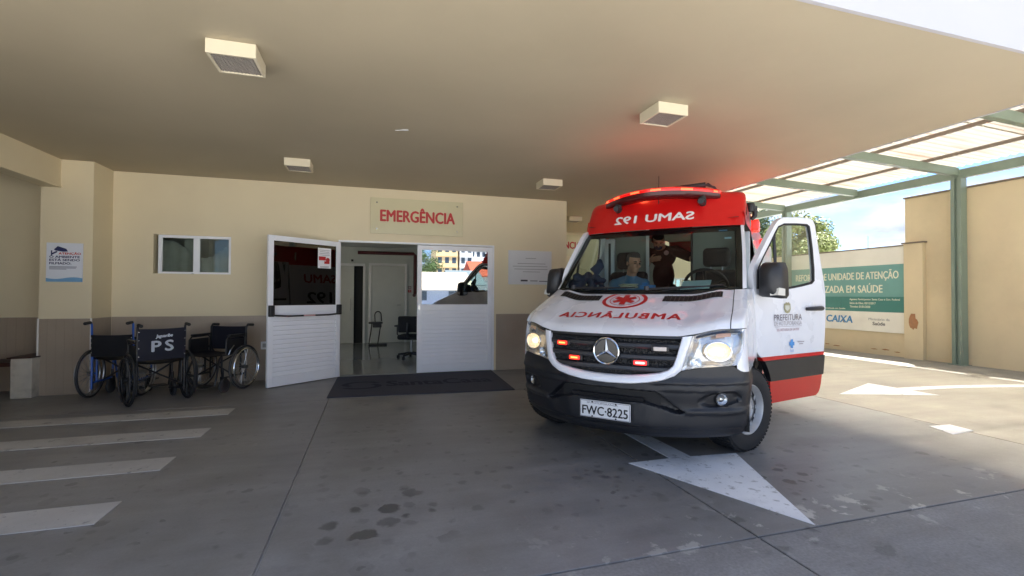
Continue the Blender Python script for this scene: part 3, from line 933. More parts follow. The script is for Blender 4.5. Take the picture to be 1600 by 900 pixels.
# corrugated translucent sheets
def poly_mat():
    m = bpy.data.materials.new('translucent sheet')
    m.use_nodes = True
    nt = m.node_tree
    nt.nodes.clear()
    out = nt.nodes.new('ShaderNodeOutputMaterial')
    geo = nt.nodes.new('ShaderNodeNewGeometry')
    mp = nt.nodes.new('ShaderNodeMapping')
    mp.inputs['Scale'].default_value = (0.35, 6.0, 1)
    nt.links.new(geo.outputs['Position'], mp.inputs['Vector'])
    n = nt.nodes.new('ShaderNodeTexNoise')
    n.inputs['Scale'].default_value = 1.3
    n.inputs['Detail'].default_value = 6
    nt.links.new(mp.outputs[0], n.inputs['Vector'])
    rp = nt.nodes.new('ShaderNodeValToRGB')
    rp.color_ramp.elements[0].position = 0.28
    rp.color_ramp.elements[0].color = (0.40, 0.27, 0.17, 1)
    rp.color_ramp.elements[1].position = 0.50
    rp.color_ramp.elements[1].color = (0.53, 0.49, 0.40, 1)
    nt.links.new(n.outputs['Fac'], rp.inputs['Fac'])
    tl = nt.nodes.new('ShaderNodeBsdfTranslucent')
    df = nt.nodes.new('ShaderNodeBsdfDiffuse')
    tp = nt.nodes.new('ShaderNodeBsdfTransparent')
    tp.inputs['Color'].default_value = (1.0, 0.93, 0.78, 1)
    for q in (tl, df):
        nt.links.new(rp.outputs['Color'], q.inputs['Color'])
    a = nt.nodes.new('ShaderNodeMixShader'); a.inputs[0].default_value = 0.30
    nt.links.new(tl.outputs[0], a.inputs[1]); nt.links.new(df.outputs[0], a.inputs[2])
    rf_ = nt.nodes.new('ShaderNodeBsdfRefraction')
    rf_.inputs['Color'].default_value = (1.0, 0.92, 0.76, 1)
    rf_.inputs['Roughness'].default_value = 0.62
    rf_.inputs['IOR'].default_value = 1.25
    b1 = nt.nodes.new('ShaderNodeMixShader'); b1.inputs[0].default_value = 0.62
    nt.links.new(a.outputs[0], b1.inputs[1]); nt.links.new(rf_.outputs[0], b1.inputs[2])
    b2 = nt.nodes.new('ShaderNodeMixShader'); b2.inputs[0].default_value = 0.05
    nt.links.new(b1.outputs[0], b2.inputs[1]); nt.links.new(tp.outputs[0], b2.inputs[2])
    nt.links.new(b2.outputs[0], out.inputs['Surface'])
    return m
M_sheet = poly_mat()
for k, (y0, y1) in enumerate([(1.65, 2.7), (2.66, 3.76), (3.72, 4.80), (4.76, 5.86), (5.82, 6.9), (6.86, 7.96), (7.92, 9.0), (8.96, 10.06), (10.02, 11.1), (11.06, 12.15)]):
    rows = []
    for x in (5.62, 8.3, 11.08):
        row = []
        nn = 48
        for i in range(nn + 1):
            y = y0 + (y1 - y0) * i / nn
            row.append((x - 10.95, y - 6.2, zroof(x) + 0.107 + 0.016 * math.sin(2 * PI * y / 0.13) + 0.004 * (k % 2)))
        rows.append(row)
    MB().grid(rows).build('roof_sheet', M_sheet, cp, smooth=True, angle=80)

# ------------------------------------------------------------------ yard walls
hw = empty('tall_yard_wall', (11.05, 3.0, 0), 0, 'tall plain cream yard wall at the right edge', 'wall')
MB().box(0.0, 0.2, -5.0, 4.23, -0.05, 3.44).build('wall_face', M_yard, hw)
MB().box(-0.03, 0.23, -5.0, 4.25, 3.44, 3.475).build('coping', mat('dark coping', srgb(120, 108, 92), 0.8, vary=0.15, grime=0.4), hw, bevel=0.005)
lw = empty('low_yard_wall', (11.05, 9.0, 0), 0, 'lower cream yard wall behind the green banner', 'wall')
MB().box(0.0, 0.18, -1.77, 6.0, -0.05, 2.43).build('wall_face', M_yard, lw)
MB().box(-0.02, 0.20, -1.77, 6.0, 2.43, 2.455).build('coping', MATS['dark coping'], lw, bevel=0.004)
MB().box(-0.10, -0.001, -2.16, -1.80, -0.05, 2.455).build('pillar', M_yard, lw, bevel=0.004)
MB().box(-0.125, 0.02, -2.19, -1.77, 2.455, 2.485).build('pillar_cap', MATS['dark coping'], lw, bevel=0.004)
# flaking patches low on the wall
pm = mat('bare plaster', srgb(168, 122, 84), 0.9, vary=0.15, scale=20)
random.seed(5)
def blotch(cy, cz, ry, rz, n=16, x=-0.004, nm='bare_patch'):
    pts = []
    for k in range(n):
        a = 2 * PI * k / n
        rr = 0.7 + 0.5 * random.random()
        pts.append((cy + ry * rr * math.cos(a), cz + rz * rr * math.sin(a)))
    MB().prism(pts, x - 0.002, x, lambda u, v, ww: (ww, u, v)).build(nm, pm, lw)
blotch(-1.98, 0.78, 0.085, 0.17, x=-0.101)
for cy, cz, ry, rz in [(-0.2, 0.10, 0.10, 0.012), (0.05, 0.12, 0.06, 0.01), (-1.35, 0.13, 0.09, 0.016), (-1.1, 0.12, 0.07, 0.012), (0.35, 0.11, 0.10, 0.014), (-1.6, 0.1, 0.06, 0.012)]:
    blotch(cy, cz, ry, rz)

# banner on the low wall
bn = empty('works_banner', (11.03, 7.22, 0), 0, 'green and white public works banner on the low yard wall', 'banner')
M_teal = mat('teal print', srgb(118, 166, 157), 0.35, vary=0.07, scale=2, bump=0.6, bscale=5)
M_teal2 = mat('dark teal print', srgb(76, 134, 124), 0.35, vary=0.04, scale=2)
M_bwhite = mat('banner white', srgb(238, 234, 218), 0.35, vary=0.05, scale=2, bump=0.6, bscale=5, grime=0.1)
M_tcream = mat('banner lettering', srgb(236, 232, 206), 0.4, vary=0.02)
BL = 2.86
def BN(name, m, y0, y1, z0, z1, x0=-0.012, x1=0.0):
    return MB().box(x0, x1, y0, y1, z0, z1).build(name, m, bn)
for ya, yb in ((0.0, BL / 2 - 0.002), (BL / 2 + 0.002, BL)):
    BN('top_panel', M_bwhite, ya, yb, 2.04, 2.42)
    BN('title_panel', M_teal, ya, yb, 1.318, 2.04)
    BN('detail_panel', M_teal2, ya, yb, 0.972, 1.318)
    BN('logo_panel', M_bwhite, ya, yb, 0.52, 0.972)
bt = lambda yc, zc: (lambda u, v, ww: (-0.0125 - ww, yc - u, zc + v))
text('lettering', 'REFORMA DE UNIDADE DE ATENÇÃO', 0.2, M_tcream, bt(1.42, 1.80), bn, width=2.58, height=0.25, bold=0.004)
text('lettering', 'ESPECIALIZADA EM SAÚDE', 0.2, M_tcream, bt(1.56, 1.49), bn, width=2.18, height=0.22, bold=0.004)
text('lettering', 'Agentes Participantes: Santa Casa e Gov. Federal', 0.06, M_tcream, bt(0.10, 1.255), bn, width=1.12, height=0.055, ax='RIGHT', bold=0.001)
text('lettering', 'Início da Obra: 02/12/2017', 0.06, M_tcream, bt(1.22, 1.165), bn, width=0.60, height=0.05, ax='LEFT', bold=0.001)
text('lettering', 'Término: 01/01/2020', 0.06, M_tcream, bt(1.22, 1.08), bn, width=0.48, height=0.05, ax='LEFT', bold=0.001)
text('lettering', 'especializada em Saúde', 0.06, M_tcream, bt(1.33, 1.03), bn, width=0.62, height=0.045, ax='RIGHT', bold=0.001)
M_blue = mat('blue logo', srgb(60, 130, 180), 0.4)
text('logo_lettering', 'CAIXA', 0.2, M_blue, bt(1.50, 0.765), bn, width=0.66, height=0.165, bold=0.008, shear=0.12)
MB().prism([(1.345, 0.685), (1.375, 0.685), (1.415, 0.76), (1.385, 0.76)], -0.0150, -0.0142, lambda u, v, ww: (ww, u, v)).build('logo_stroke', mat('grey logo', srgb(120, 120, 120), 0.5), bn)
text('logo_lettering', 'Ministério da', 0.08, MATS['grey logo'], bt(0.55, 0.80), bn, width=0.46, height=0.055)
text('logo_lettering', 'Saúde', 0.08, mat('grey logo dark', srgb(90, 86, 80), 0.5), bt(0.55, 0.70), bn, width=0.27, height=0.075, bold=0.003)
BN('logo_block', mat('dark logo', srgb(38, 42, 66), 0.5), 1.90, 2.05, 0.69, 0.88, -0.0145, -0.0125)

# ------------------------------------------------------------------ trees
def leaf_mat(name, c):
    m = mat(name, c, 0.55, vary=0.45, scale=1.4)
    return m
M_bark = mat('bark', srgb(96, 80, 62), 0.9, vary=0.3, scale=8, bump=0.5, bscale=40)
def tree(name, loc, h, cr, rz, label, c, seed, n=5200, group=None):
    rnd = random.Random(seed)
    t = empty(name, loc, 0, label, 'tree', group)
    th = h - rz * 1.1
    tr = MB()
    base = [(0, 0, -0.2), (0.05, 0.02, th * 0.4), (-0.04, 0.06, th * 0.8), (0.05, 0, th + rz * 0.5)]
    tr.tube(base, [0.17, 0.14, 0.11, 0.05], 9)
    tips = []
    for k in range(9):
        a = 2 * PI * k / 9 + rnd.uniform(-.3, .3)
        s = th * rnd.uniform(0.65, 1.0)
        e = Vector((math.cos(a) * cr * rnd.uniform(.45, .8), math.sin(a) * cr * rnd.uniform(.45, .8), th + rz * rnd.uniform(-.2, .8)))
        m_ = Vector((0, 0, s)).lerp(e, .5) + Vector((0, 0, .15))
        tr.tube([(0, 0, s), m_, e], [0.06, 0.04, 0.015], 6)
        tips.append(e)
    tr.build('trunk', M_bark, t, smooth=True)
    cl = [Vector((0, 0, th + rz * 0.4))] + tips
    for k in range(16):
        a, u = rnd.uniform(0, 2 * PI), rnd.uniform(-0.6, 1)
        q = math.sqrt(max(0, 1 - u * u)) * rnd.uniform(.6, .95)
        cl.append(Vector((math.cos(a) * cr * q, math.sin(a) * cr * q, th + rz * 0.35 + u * rz * .85)))
    lf = MB()
    vs, fs = [], []
    for k in range(n):
        c0 = rnd.choice(cl)
        rad = cr * 0.33
        d = Vector((rnd.gauss(0, 1), rnd.gauss(0, 1), rnd.gauss(0, .8)))
        d = d.normalized() * rad * rnd.random() ** 0.4
        p = c0 + d
        nrm = (d.normalized() + Vector((rnd.uniform(-.8, .8), rnd.uniform(-.8, .8), rnd.uniform(-.2, 1.0)))).normalized()
        a = nrm.orthogonal().normalized()
        b_ = nrm.cross(a)
        ang = rnd.uniform(0, 2 * PI)
        a, b_ = math.cos(ang) * a + math.sin(ang) * b_, -math.sin(ang) * a + math.cos(ang) * b_
        L, W_ = cr * rnd.uniform(.03, .06), cr * rnd.uniform(.014, .028)
        o = len(vs)
        vs += [p - a * L, p + b_ * W_ + nrm * W_ * .3, p + a * L, p - b_ * W_ + nrm * W_ * .3]
        fs.append((o, o + 1, o + 2, o + 3))
    lf.add(vs, fs)
    lf.build('crown', leaf_mat('foliage ' + name + str(seed), c), t, recalc=False)
    return t
tree('leafy_tree', (20.5, 18.6, 0), 4.9, 2.0, 1.5, 'pale green tree beyond the low yard wall, seen beside the open ambulance door', (0.24, 0.28, 0.085), 3, 16000)
tree('dense_tree', (19.9, 21.0, 0), 5.7, 2.1, 1.9, 'darker green tree beyond the wall, seen through the ambulance door window', (0.14, 0.20, 0.10), 4, 14000)
mast = MB().tube([(31.0, 22.5, 0), (31.0, 22.5, 5.3)], 0.03, 6).build('antenna_mast', M_steel)
tag(mast, 'thin distant mast rising above the low yard wall', 'mast')

# ------------------------------------------------------------------ the street behind the viewer, mirrored in the door glass
M_brickw = mat('orange render', srgb(226, 202, 156), 0.8, vary=0.06)
M_towerw = mat('white render', srgb(220, 222, 224), 0.8, vary=0.04)
M_wglass = mat('far window', srgb(70, 84, 98), 0.15, vary=0.1)
def tower(name, x0, x1, y0, y1, h, m, label, floors, bays):
    t = empty(name, ((x0 + x1) / 2, y1, 0), 0, label, 'building')
    W_, D_ = x1 - x0, y1 - y0
    MB().box(-W_ / 2, W_ / 2, -D_, 0, 0, h).build('wall', m, t)
    fh = h / floors
    for f in range(floors):
        MB().box(-W_ / 2 - 0.1, W_ / 2 + 0.1, 0, 0.35, f * fh + fh - 0.2, f * fh + fh - 0.05).build('balcony_slab', m, t)
        for b_ in range(bays):
            x = -W_ / 2 + W_ * (b_ + 0.5) / bays
            MB().box(x - W_ / bays * .28, x + W_ / bays * .28, -0.02, 0.03, f * fh + 0.9, f * fh + fh - 0.5).build('window', M_wglass, t)
    MB().box(-W_ / 2 - .2, W_ / 2 + .2, -D_ - .2, .2, h, h + .4).build('roof', m, t)
    return t
tower('apartment_tower', 16.0, 21.8, -122, -110, 27, M_brickw, 'orange apartment tower mirrored in the closed door glass', 9, 3)
tower('office_tower', 22.4, 26.0, -122, -110, 24, M_towerw, 'white tower mirrored beside the orange one in the door glass', 8, 2)
tower('slab_block', 26.4, 33, -128, -116, 20, M_towerw, 'pale block mirrored at the right of the door glass', 7, 4)
def house(name, x0, x1, y0, y1, ze, zr, mw, mr, label):
    t = empty(name, ((x0 + x1) / 2, y1, 0), 0, label, 'house')
    W_, D_ = x1 - x0, y1 - y0
    MB().box(-W_ / 2, W_ / 2, -D_, 0, 0, ze).build('wall', mw, t)
    o = 0.5
    q = MB()
    q.add([(-W_ / 2 - o, o, ze - 0.1), (W_ / 2 + o, o, ze - 0.1), (W_ / 2 + o, -D_ / 2, zr), (-W_ / 2 - o, -D_ / 2, zr), (-W_ / 2 - o, -D_ - o, ze - 0.1), (W_ / 2 + o, -D_ - o, ze - 0.1),
           (-W_ / 2 - o, o, ze - 0.22), (W_ / 2 + o, o, ze - 0.22), (W_ / 2 + o, -D_ - o, ze - 0.22), (-W_ / 2 - o, -D_ - o, ze - 0.22)],
          [(0, 1, 2, 3), (3, 2, 5, 4), (6, 7, 1, 0), (7, 8, 5, 2, 1), (8, 9, 4, 5), (9, 6, 0, 3, 4), (9, 8, 7, 6)])
    q.build('roof', mr, t)
    n = max(1, int(W_ // 2.5))
    for k in range(n):
        x = -W_ / 2 + W_ * (k + .5) / n
        MB().box(x - .5, x + .5, -0.02, 0.03, 0.8, min(1.9, ze - .3)).build('window', M_wglass, t)
    MB().box(W_ / 2 - 1.2, W_ / 2 - .3, -0.02, 0.04, 0, min(2.0, ze - .2)).build('door', mat('blue door', srgb(70, 96, 140), 0.5), t)
    return t
house('low_house', 2.6, 8.6, -36, -27, 1.95, 3.6, mat('blue grey render', srgb(150, 166, 190), 0.8), mat('pale roof tiles', srgb(226, 214, 190), 0.8, vary=0.12, scale=5), 'low house with pale roof mirrored in the closed door glass')
house('grey_house', 8.9, 12.2, -46, -38, 2.6, 4.4, M_towerw, mat('grey roof', srgb(110, 124, 130), 0.7), 'grey roofed house mirrored in the door glass')
house('red_roof_house', 12.8, 17.0, -52, -44, 3.9, 6.0, M_towerw, mat('red roof tiles', srgb(190, 84, 58), 0.8, vary=0.12), 'red roofed house mirrored in the door glass')
tree('street_tree', (5.1, -38, 0), 7.6, 2.4, 2.9, 'green street tree mirrored at the left of the door glass', (0.06, 0.115, 0.03), 8, 5000)

# ================================================================== AMBULANCE
# local space: +X = the vehicle's left side, +Y = towards its rear, Z up, origin under the middle of the front bumper
amb = empty('ambulance', (1.728, 3.268, 0), R(-47.18), 'white and red van ambulance with lit red lights and open front door', 'ambulance')
M_vwhite = mat('white van paint', srgb(224, 227, 234), 0.28, vary=0.03, scale=2, coat=0.8, grime=0.02)
M_vred = mat('red van paint', srgb(198, 18, 18), 0.36, vary=0.04, scale=2, coat=0.2)
M_bump = mat('grey bumper plastic', srgb(27, 29, 34), 0.45, vary=0.08, scale=8, bump=0.15, bscale=300)
M_dark = mat('dark cavity', (0.008, 0.008, 0.009), 0.7)
M_gloss = mat('gloss black', (0.012, 0.012, 0.013), 0.18)
M_ws = glass_mat('windscreen glass', (0.58, 0.66, 0.63), 0.025, power=4.0)
M_sg = glass_mat('side glass', (0.80, 0.88, 0.86), 0.06)
M_lens = glass_mat('lamp lens', (0.93, 0.95, 0.96), 0.06)
M_refl = mat('lamp reflector', (0.62, 0.63, 0.64), 0.22, metal=0.85, vary=0.1)
M_int = mat('grey cab trim', srgb(40, 42, 44), 0.7, vary=0.06)
M_intl = mat('pale cab lining', srgb(148, 156, 150), 0.7, vary=0.04)
M_seat = mat('dark seat cloth', srgb(34, 34, 37), 0.9, vary=0.15, scale=20, bump=0.3)

def spl(xs, ys, x):
    """smooth interpolation through a table"""
    n = len(xs)
    x = min(max(x, xs[0]), xs[-1])
    i = 0
    while i < n - 2 and x > xs[i + 1]:
        i += 1
    h = xs[i + 1] - xs[i]
    t = (x - xs[i]) / h
    def sl(k):
        if k == 0: return (ys[1] - ys[0]) / (xs[1] - xs[0])
        if k == n - 1: return (ys[-1] - ys[-2]) / (xs[-1] - xs[-2])
        a, b = (ys[k] - ys[k - 1]) / (xs[k] - xs[k - 1]), (ys[k + 1] - ys[k]) / (xs[k + 1] - xs[k])
        return 0 if a * b <= 0 else 2 * a * b / (a + b)
    m0, m1 = sl(i) * h, sl(i + 1) * h
    t2, t3 = t * t, t * t * t
    return (2 * t3 - 3 * t2 + 1) * ys[i] + (t3 - 2 * t2 + t) * m0 + (-2 * t3 + 3 * t2) * ys[i + 1] + (t3 - t2) * m1

PW = 2.6
def lateral(s, hw, db, ext):
    """(x, setback) across the vehicle for s in -1..1 with a rounded corner that ends tangent to the side"""
    a = abs(s)
    sg = 1 if s >= 0 else -1
    if a <= 0.9:
        return sg * hw * a, db * a ** PW
    t = (a - 0.9) / 0.1
    b9 = db * 0.9 ** PW
    slope = db * PW * 0.9 ** (PW - 1) / hw
    A, Bc = (0.9 * hw, b9), (hw, b9 + 0.1 * hw * slope)
    Cc = (hw, Bc[1] + ext)
    x = (1 - t) ** 2 * A[0] + 2 * t * (1 - t) * Bc[0] + t * t * Cc[0]
    b = (1 - t) ** 2 * A[1] + 2 * t * (1 - t) * Bc[1] + t * t * Cc[1]
    return sg * x, b
FZ = [.24, .28, .36, .50, .60, .66, .72, .80, .95, 1.02, 1.08]
FB = [.09, .05, .03, .025, .012, .012, .03, .035, .055, .085, .125]
FW = [.90, .935, .955, .968, .978, .98, .972, .966, .958, .953, .95]
FD = [.41, .41, .41, .41, .41, .41, .40, .39, .37, .345, .33]
def FL(s, z, out=0.0):
    x, b = lateral(s, spl(FZ, FW, z), spl(FZ, FD, z), 0.08)
    return Vector((x, spl(FZ, FB, z) + b - out, z))
def s_of(x, z):
    return max(-1, min(1, x / spl(FZ, FW, z)))
def FX(x, z, out=0.0):
    return FL(s_of(x, z), z, out)
def sm(a, b, x):
    t = min(max((x - a) / (b - a), 0), 1)
    return t * t * (3 - 2 * t)
HT = [0, .12, .36, .68, 1.0]
def HD(t, s, out=0.0):
    zc = spl(HT, [1.015, 1.065, 1.145, 1.245, 1.335], t)
    bc = spl(HT, [.085, .14, .33, .57, .80], t)
    hw = spl(HT, [.953, .95, .945, .93, .918], t)
    db = spl(HT, [.345, .335, .315, .30, .27], t)
    dz = spl(HT, [.062, .065, .06, .055, .05], t)
    x, b = lateral(s, hw, db, 0.08)
    a = min(abs(s), 1)
    # raised centre panel with soft creases
    edge = 0.66 + 0.16 * t
    k = min(max((a - edge + 0.05) / 0.10, 0), 1)
    k = k * k * (3 - 2 * k)
    return Vector((x, bc + b - 0.4 * out, zc + dz * sm(.52, .86, a) - 0.016 * k * (1 - a) / 0.3 * (0.3 + t) + out))
def WS(t, s, out=0.0):
    zc = spl([0, .52, 1], [1.345, 1.70, 2.03], t)
    bc = spl([0, .52, 1], [.82, 1.20, 1.555], t)
    hw = spl([0, .52, 1], [.915, .885, .845], t)
    db = spl([0, .52, 1], [.26, .24, .20], t)
    dz = spl([0, .52, 1], [.045, .03, .02], t)
    x, b = lateral(s, hw, db, 0.03)
    return Vector((x, bc + b - 0.72 * out, zc + dz * abs(s) ** 3 + 0.69 * out))
CT = [0, .2, .5, .72, .86, 1.0]
def CAP(t, s, out=0.0):
    zc = spl(CT, [2.03, 2.09, 2.26, 2.385, 2.43, 2.442], t)
    bc = spl(CT, [1.535, 1.57, 1.67, 1.75, 1.83, 2.25], t)
    hw = spl(CT, [.853, .858, .856, .846, .815, .785], t)
    db = spl(CT, [.2, .2, .2, .2, .17, .06], t)
    x, b = lateral(s, hw, db, 0.05)
    return Vector((x, bc + b - 0.8 * out, zc + 0.6 * out + 0.012 * abs(s) ** 3 * (1 - t)))
def lin(a, b, n):
    return [a + (b - a) * k / (n - 1) for k in range(n)]
def sm(a, b, x):
    t = min(max((x - a) / (b - a), 0), 1)
    return t * t * (3 - 2 * t)

# ---- bumper with relief
def zt(x):
    return spl([0, .2, .42, .50, .56, .70, .87, .93, 1.0], [.642, .650, .688, .722, .764, .785, .798, .755, .742], abs(x))
def relief(x, z):
    a = abs(x)
    r = 0.0
    lo = spl([0, .25, .34, .56, .7], [.515, .515, .50, .44, .44], a)
    hi = spl([0, .34, .56, .7], [.602, .600, .455, .44], a)
    r += 0.055 * sm(lo - .008, lo + .008, z) * (1 - sm(hi - .008, hi + .008, z)) * (1 - sm(.52, .57, a))
    e = math.hypot((a - .79) / .135, (z - .548 - .12 * (a - .79)) / .058)
    r += 0.045 * (1 - sm(.78, 1.02, e))
    r += 0.018 * (1 - sm(.315, .33, z))
    r += 0.022 * (1 - sm(.648, .668, z)) * sm(.30, .45, a)
    r -= 0.020 * sm(.425, .445, z) * (1 - sm(.462, .485, z)) * sm(.52, .66, a)
    r += 0.014 * sm(.60, .615, z) * (1 - sm(.645, .66, z)) * sm(.35, .5, a) * (1 - sm(.90, .95, a)) * -1
    return r
q = MB()
S_ = lin(-1, 1, 171)
rows = []
for k in range(56):
    row = []
    for s in S_:
        x0, _ = lateral(s, .97, .41, .08)
        top = zt(x0)
        z = .24 + (top - .24) * k / 55
        p = FL(s, z)
        rr = relief(p.x, z)
        row.append(p + Vector((0, rr, 0)))
    rows.append(row)
# top lip turned inwards
rows.append([p + Vector((-0.02 * (1 if p.x > 0 else -1) * (abs(p.x) > .9), 0.045, 0.004)) for p in rows[-1]])
q.grid(rows)
for sg in (-1, 1):      # bumper ends running back to the wheel arches
    side = []
    for k in range(24):
        z = .26 + (.742 - .26) * k / 23
        e = FL(sg, z)
        zz = max(-1, min(1, (z - .36) / .415))
        bend = 1.02 - .415 * math.sqrt(max(0, 1 - zz * zz)) if z > .36 else .605
        side.append([Vector((e.x, e.y + (bend - e.y) * j / 6, z)) for j in range(7)] + [Vector((e.x - sg * .09, bend + .01, z))])
    q.grid(side)
bumper = q.build('bumper', M_bump, amb, smooth=True, weld=True, angle=35)
q = MB()
q.grid([[FX(x, z, -0.05) for x in lin(-.40, .40, 12)] for z in (.49, .61)])
q.build('lower_intake', M_dark, bumper)
MB().add([FX(-.29, .505, -.02), FX(.29, .505, -.02), FX(.29, .545, .0), FX(-.29, .545, .0), FX(-.29, .545, -.04), FX(.29, .545, -.04)], [(0, 1, 2, 3), (3, 2, 5, 4)]).build('plate_bracket', M_black, bumper)
for sg in (-1, 1):
    rows = []
    for f in lin(0, 1, 6):
        row = []
        for k in range(25):
            a = 2 * PI * k / 24
            x_, z_ = .79 + .125 * f * math.cos(a) * (1.15 if math.cos(a) < 0 else 1), .548 + .050 * f * math.sin(a) + .12 * .125 * f * math.cos(a)
            row.append(FX(sg * x_, z_) + Vector((0, relief(x_, z_) - .003, 0)))
        rows.append(row)
    MB().grid(rows).build('fog_pocket', M_black, bumper, smooth=True)
    c = FX(sg * .80, .545, -.045)
    nrm = Vector((sg * .62, -.78, 0)).normalized()
    Mx = Matrix.Translation(c) @ nrm.to_track_quat('Z', 'Y').to_matrix().to_4x4()
    fl = MB().lathe([(0.050, -.03), (0.052, .006), (0.046, .008), (0.044, .002)], 22, M=Mx).build('fog_lamp', M_black, bumper, smooth=True)
    MB().lathe([(0.045, .003), (0.03, .010), (0.0, .012)], 22, M=Mx).build('fog_lens', M_lens, bumper, smooth=True)
    MB().lathe([(0.043, .0), (0.03, -.016), (0.012, -.022), (0.010, -.01), (0.0, -.008)], 22, M=Mx).build('fog_reflector', M_refl, bumper, smooth=True)

# ---- white grille surround
inn = [(0, .706), (.10, .708), (.2, .714), (.30, .726), (.40, .744), (.455, .765), (.49, .80), (.51, .86), (.525, .92), (.536, .97), (.545, 1.012)]
out = [(0, .642), (.10, .645), (.2, .650), (.32, .667), (.42, .688), (.50, .722), (.545, .765), (.566, .84), (.583, .91), (.598, .96), (.612, 1.02)]
inn = [(-x, z) for x, z in inn[:0:-1]] + inn
out = [(-x, z) for x, z in out[:0:-1]] + out
rows = []
for f, o in ((0, -.035), (0.0, .004), (.12, .016), (.5, .020), (.88, .014), (1.0, .002), (1.0, -.02)):
    rows.append([FX(a[0] + (b[0] - a[0]) * f, a[1] + (b[1] - a[1]) * f, o) for a, b in zip(inn, out)])
MB().grid(rows).build('grille_surround', M_vwhite, amb, smooth=True)
# ---- grille
grille = MB()
gx = lambda z: spl([.70, .744, .78, .86, .97, 1.02], [.05, .40, .475, .512, .536, .548], z)
rows = []
for z in lin(.700, 1.02, 14):
    w_ = gx(z)
    rows.append([FX(w_ * u, z, -0.045) for u in lin(-1, 1, 31)])
grille.grid(rows)
M_mesh = mat('grille mesh', (0.012, 0.012, 0.013), 0.5)
_nt = M_mesh.node_tree
_v = _nt.nodes.new('ShaderNodeTexVoronoi'); _v.inputs['Scale'].default_value = 70
_tc = _nt.nodes.new('ShaderNodeTexCoord'); _nt.links.new(_tc.outputs['Object'], _v.inputs['Vector'])
_bp = _nt.nodes.new('ShaderNodeBump'); _bp.inputs['Distance'].default_value = 0.01
_nt.links.new(_v.outputs['Distance'], _bp.inputs['Height']); _nt.links.new(_bp.outputs['Normal'], _nt.nodes['Principled BSDF'].inputs['Normal'])
grille = grille.build('grille', M_mesh, amb, smooth=True)
M_slat = mat('grille bar plastic', (0.028, 0.029, 0.032), 0.38, vary=0.1, scale=12)
for z0 in (.765, .852, .938):
    rows = []
    for dz, o in ((-.026, -.044), (-.022, -.012), (-.010, -.002), (.012, -.006), (.020, -.02), (.022, -.044)):
        w_ = gx(z0 + dz) - .004
        rows.append([FX(w_ * u, z0 + dz, o) for u in lin(-1, 1, 41)])
    MB().grid(rows).build('slat', M_slat, grille, smooth=True)
rows = []
for dz, o in ((-.012, -.044), (-.008, -.004), (.006, -.002), (.014, -.03)):
    rows.append([FX(gx(1.0) * u, 1.004 + dz, o) for u in lin(-1, 1, 41)])
MB().grid(rows).build('slat', M_slat, grille, smooth=True)
# three-pointed star emblem
em = FX(0, .885, .022)
st = MB()
st.tube([em + Vector((.100 * math.cos(2 * PI * k / 40), 0, .100 * math.sin(2 * PI * k / 40))) for k in range(40)], .0095, 8, closed=True)
for k in range(3):
    a = PI / 2 + 2 * PI * k / 3
    d_, n_d = Vector((math.cos(a), 0, math.sin(a))), Vector((-math.sin(a), 0, math.cos(a)))
    tip = em + d_ * .096
    l_, r_ = em + n_d * .0185 - d_ * 0.0, em - n_d * .0185
    rdg = em + Vector((0, -.018, 0)) + d_ * .0
    st.add([l_, r_, tip, rdg, tip + Vector((0, -.003, 0))], [(0, 3, 4, 2), (3, 1, 2, 4)])
st.build('star_emblem', M_chrome, grille, smooth=True, angle=25)
MB().lathe([(0.0, .004), (.095, .004), (.098, .02)], 32, 'Y', em).build('emblem_disc', M_gloss, grille, smooth=True)
# strobe lamps in the grille
M_sred = mat('lit red strobe', (0.9, 0.05, 0.03), 0.3, emit=(1.0, 0.015, 0.006), estr=.8)
M_sred2 = mat('bright red strobe', (0.9, 0.05, 0.03), 0.3, emit=(1.0, 0.008, 0.010), estr=1.2)
M_score = mat('strobe core', (0.9, 0.3, 0.1), 0.3, emit=(1.0, 0.16, 0.035), estr=1.2)
M_score2 = mat('bright strobe core', (0.9, 0.2, 0.2), 0.3, emit=(1.0, 0.22, 0.18), estr=2.2)
M_swht = mat('unlit strobe', srgb(196, 186, 178), 0.25)
for x, z, m in [(-.397, .925, M_sred), (-.273, .815, M_sred), (.399, .920, M_swht), (.262, .811, M_sred2)]:
    c = FX(x, z, .008)
    ang = math.atan2(FX(x + .03, z).y - FX(x - .03, z).y, .06)
    Mx = Matrix.Translation(c) @ Matrix.Rotation(ang, 4, 'Z')
    MB().box(-.066, .066, 0, .03, -.026, .026, M=Mx).build('strobe_case', M_black, grille, bevel=0.012)
    lit = MB().box(-.047, .047, -.010, .0, -.016, .016, M=Mx).build('strobe_lens', m, grille, bevel=0.008)
    if m is not M_swht:
        MB().box(-.032, .032, -.0125, -.010, -.007, .007, M=Mx).build('strobe_core', M_score if m is M_sred else M_score2, grille, bevel=0.004)

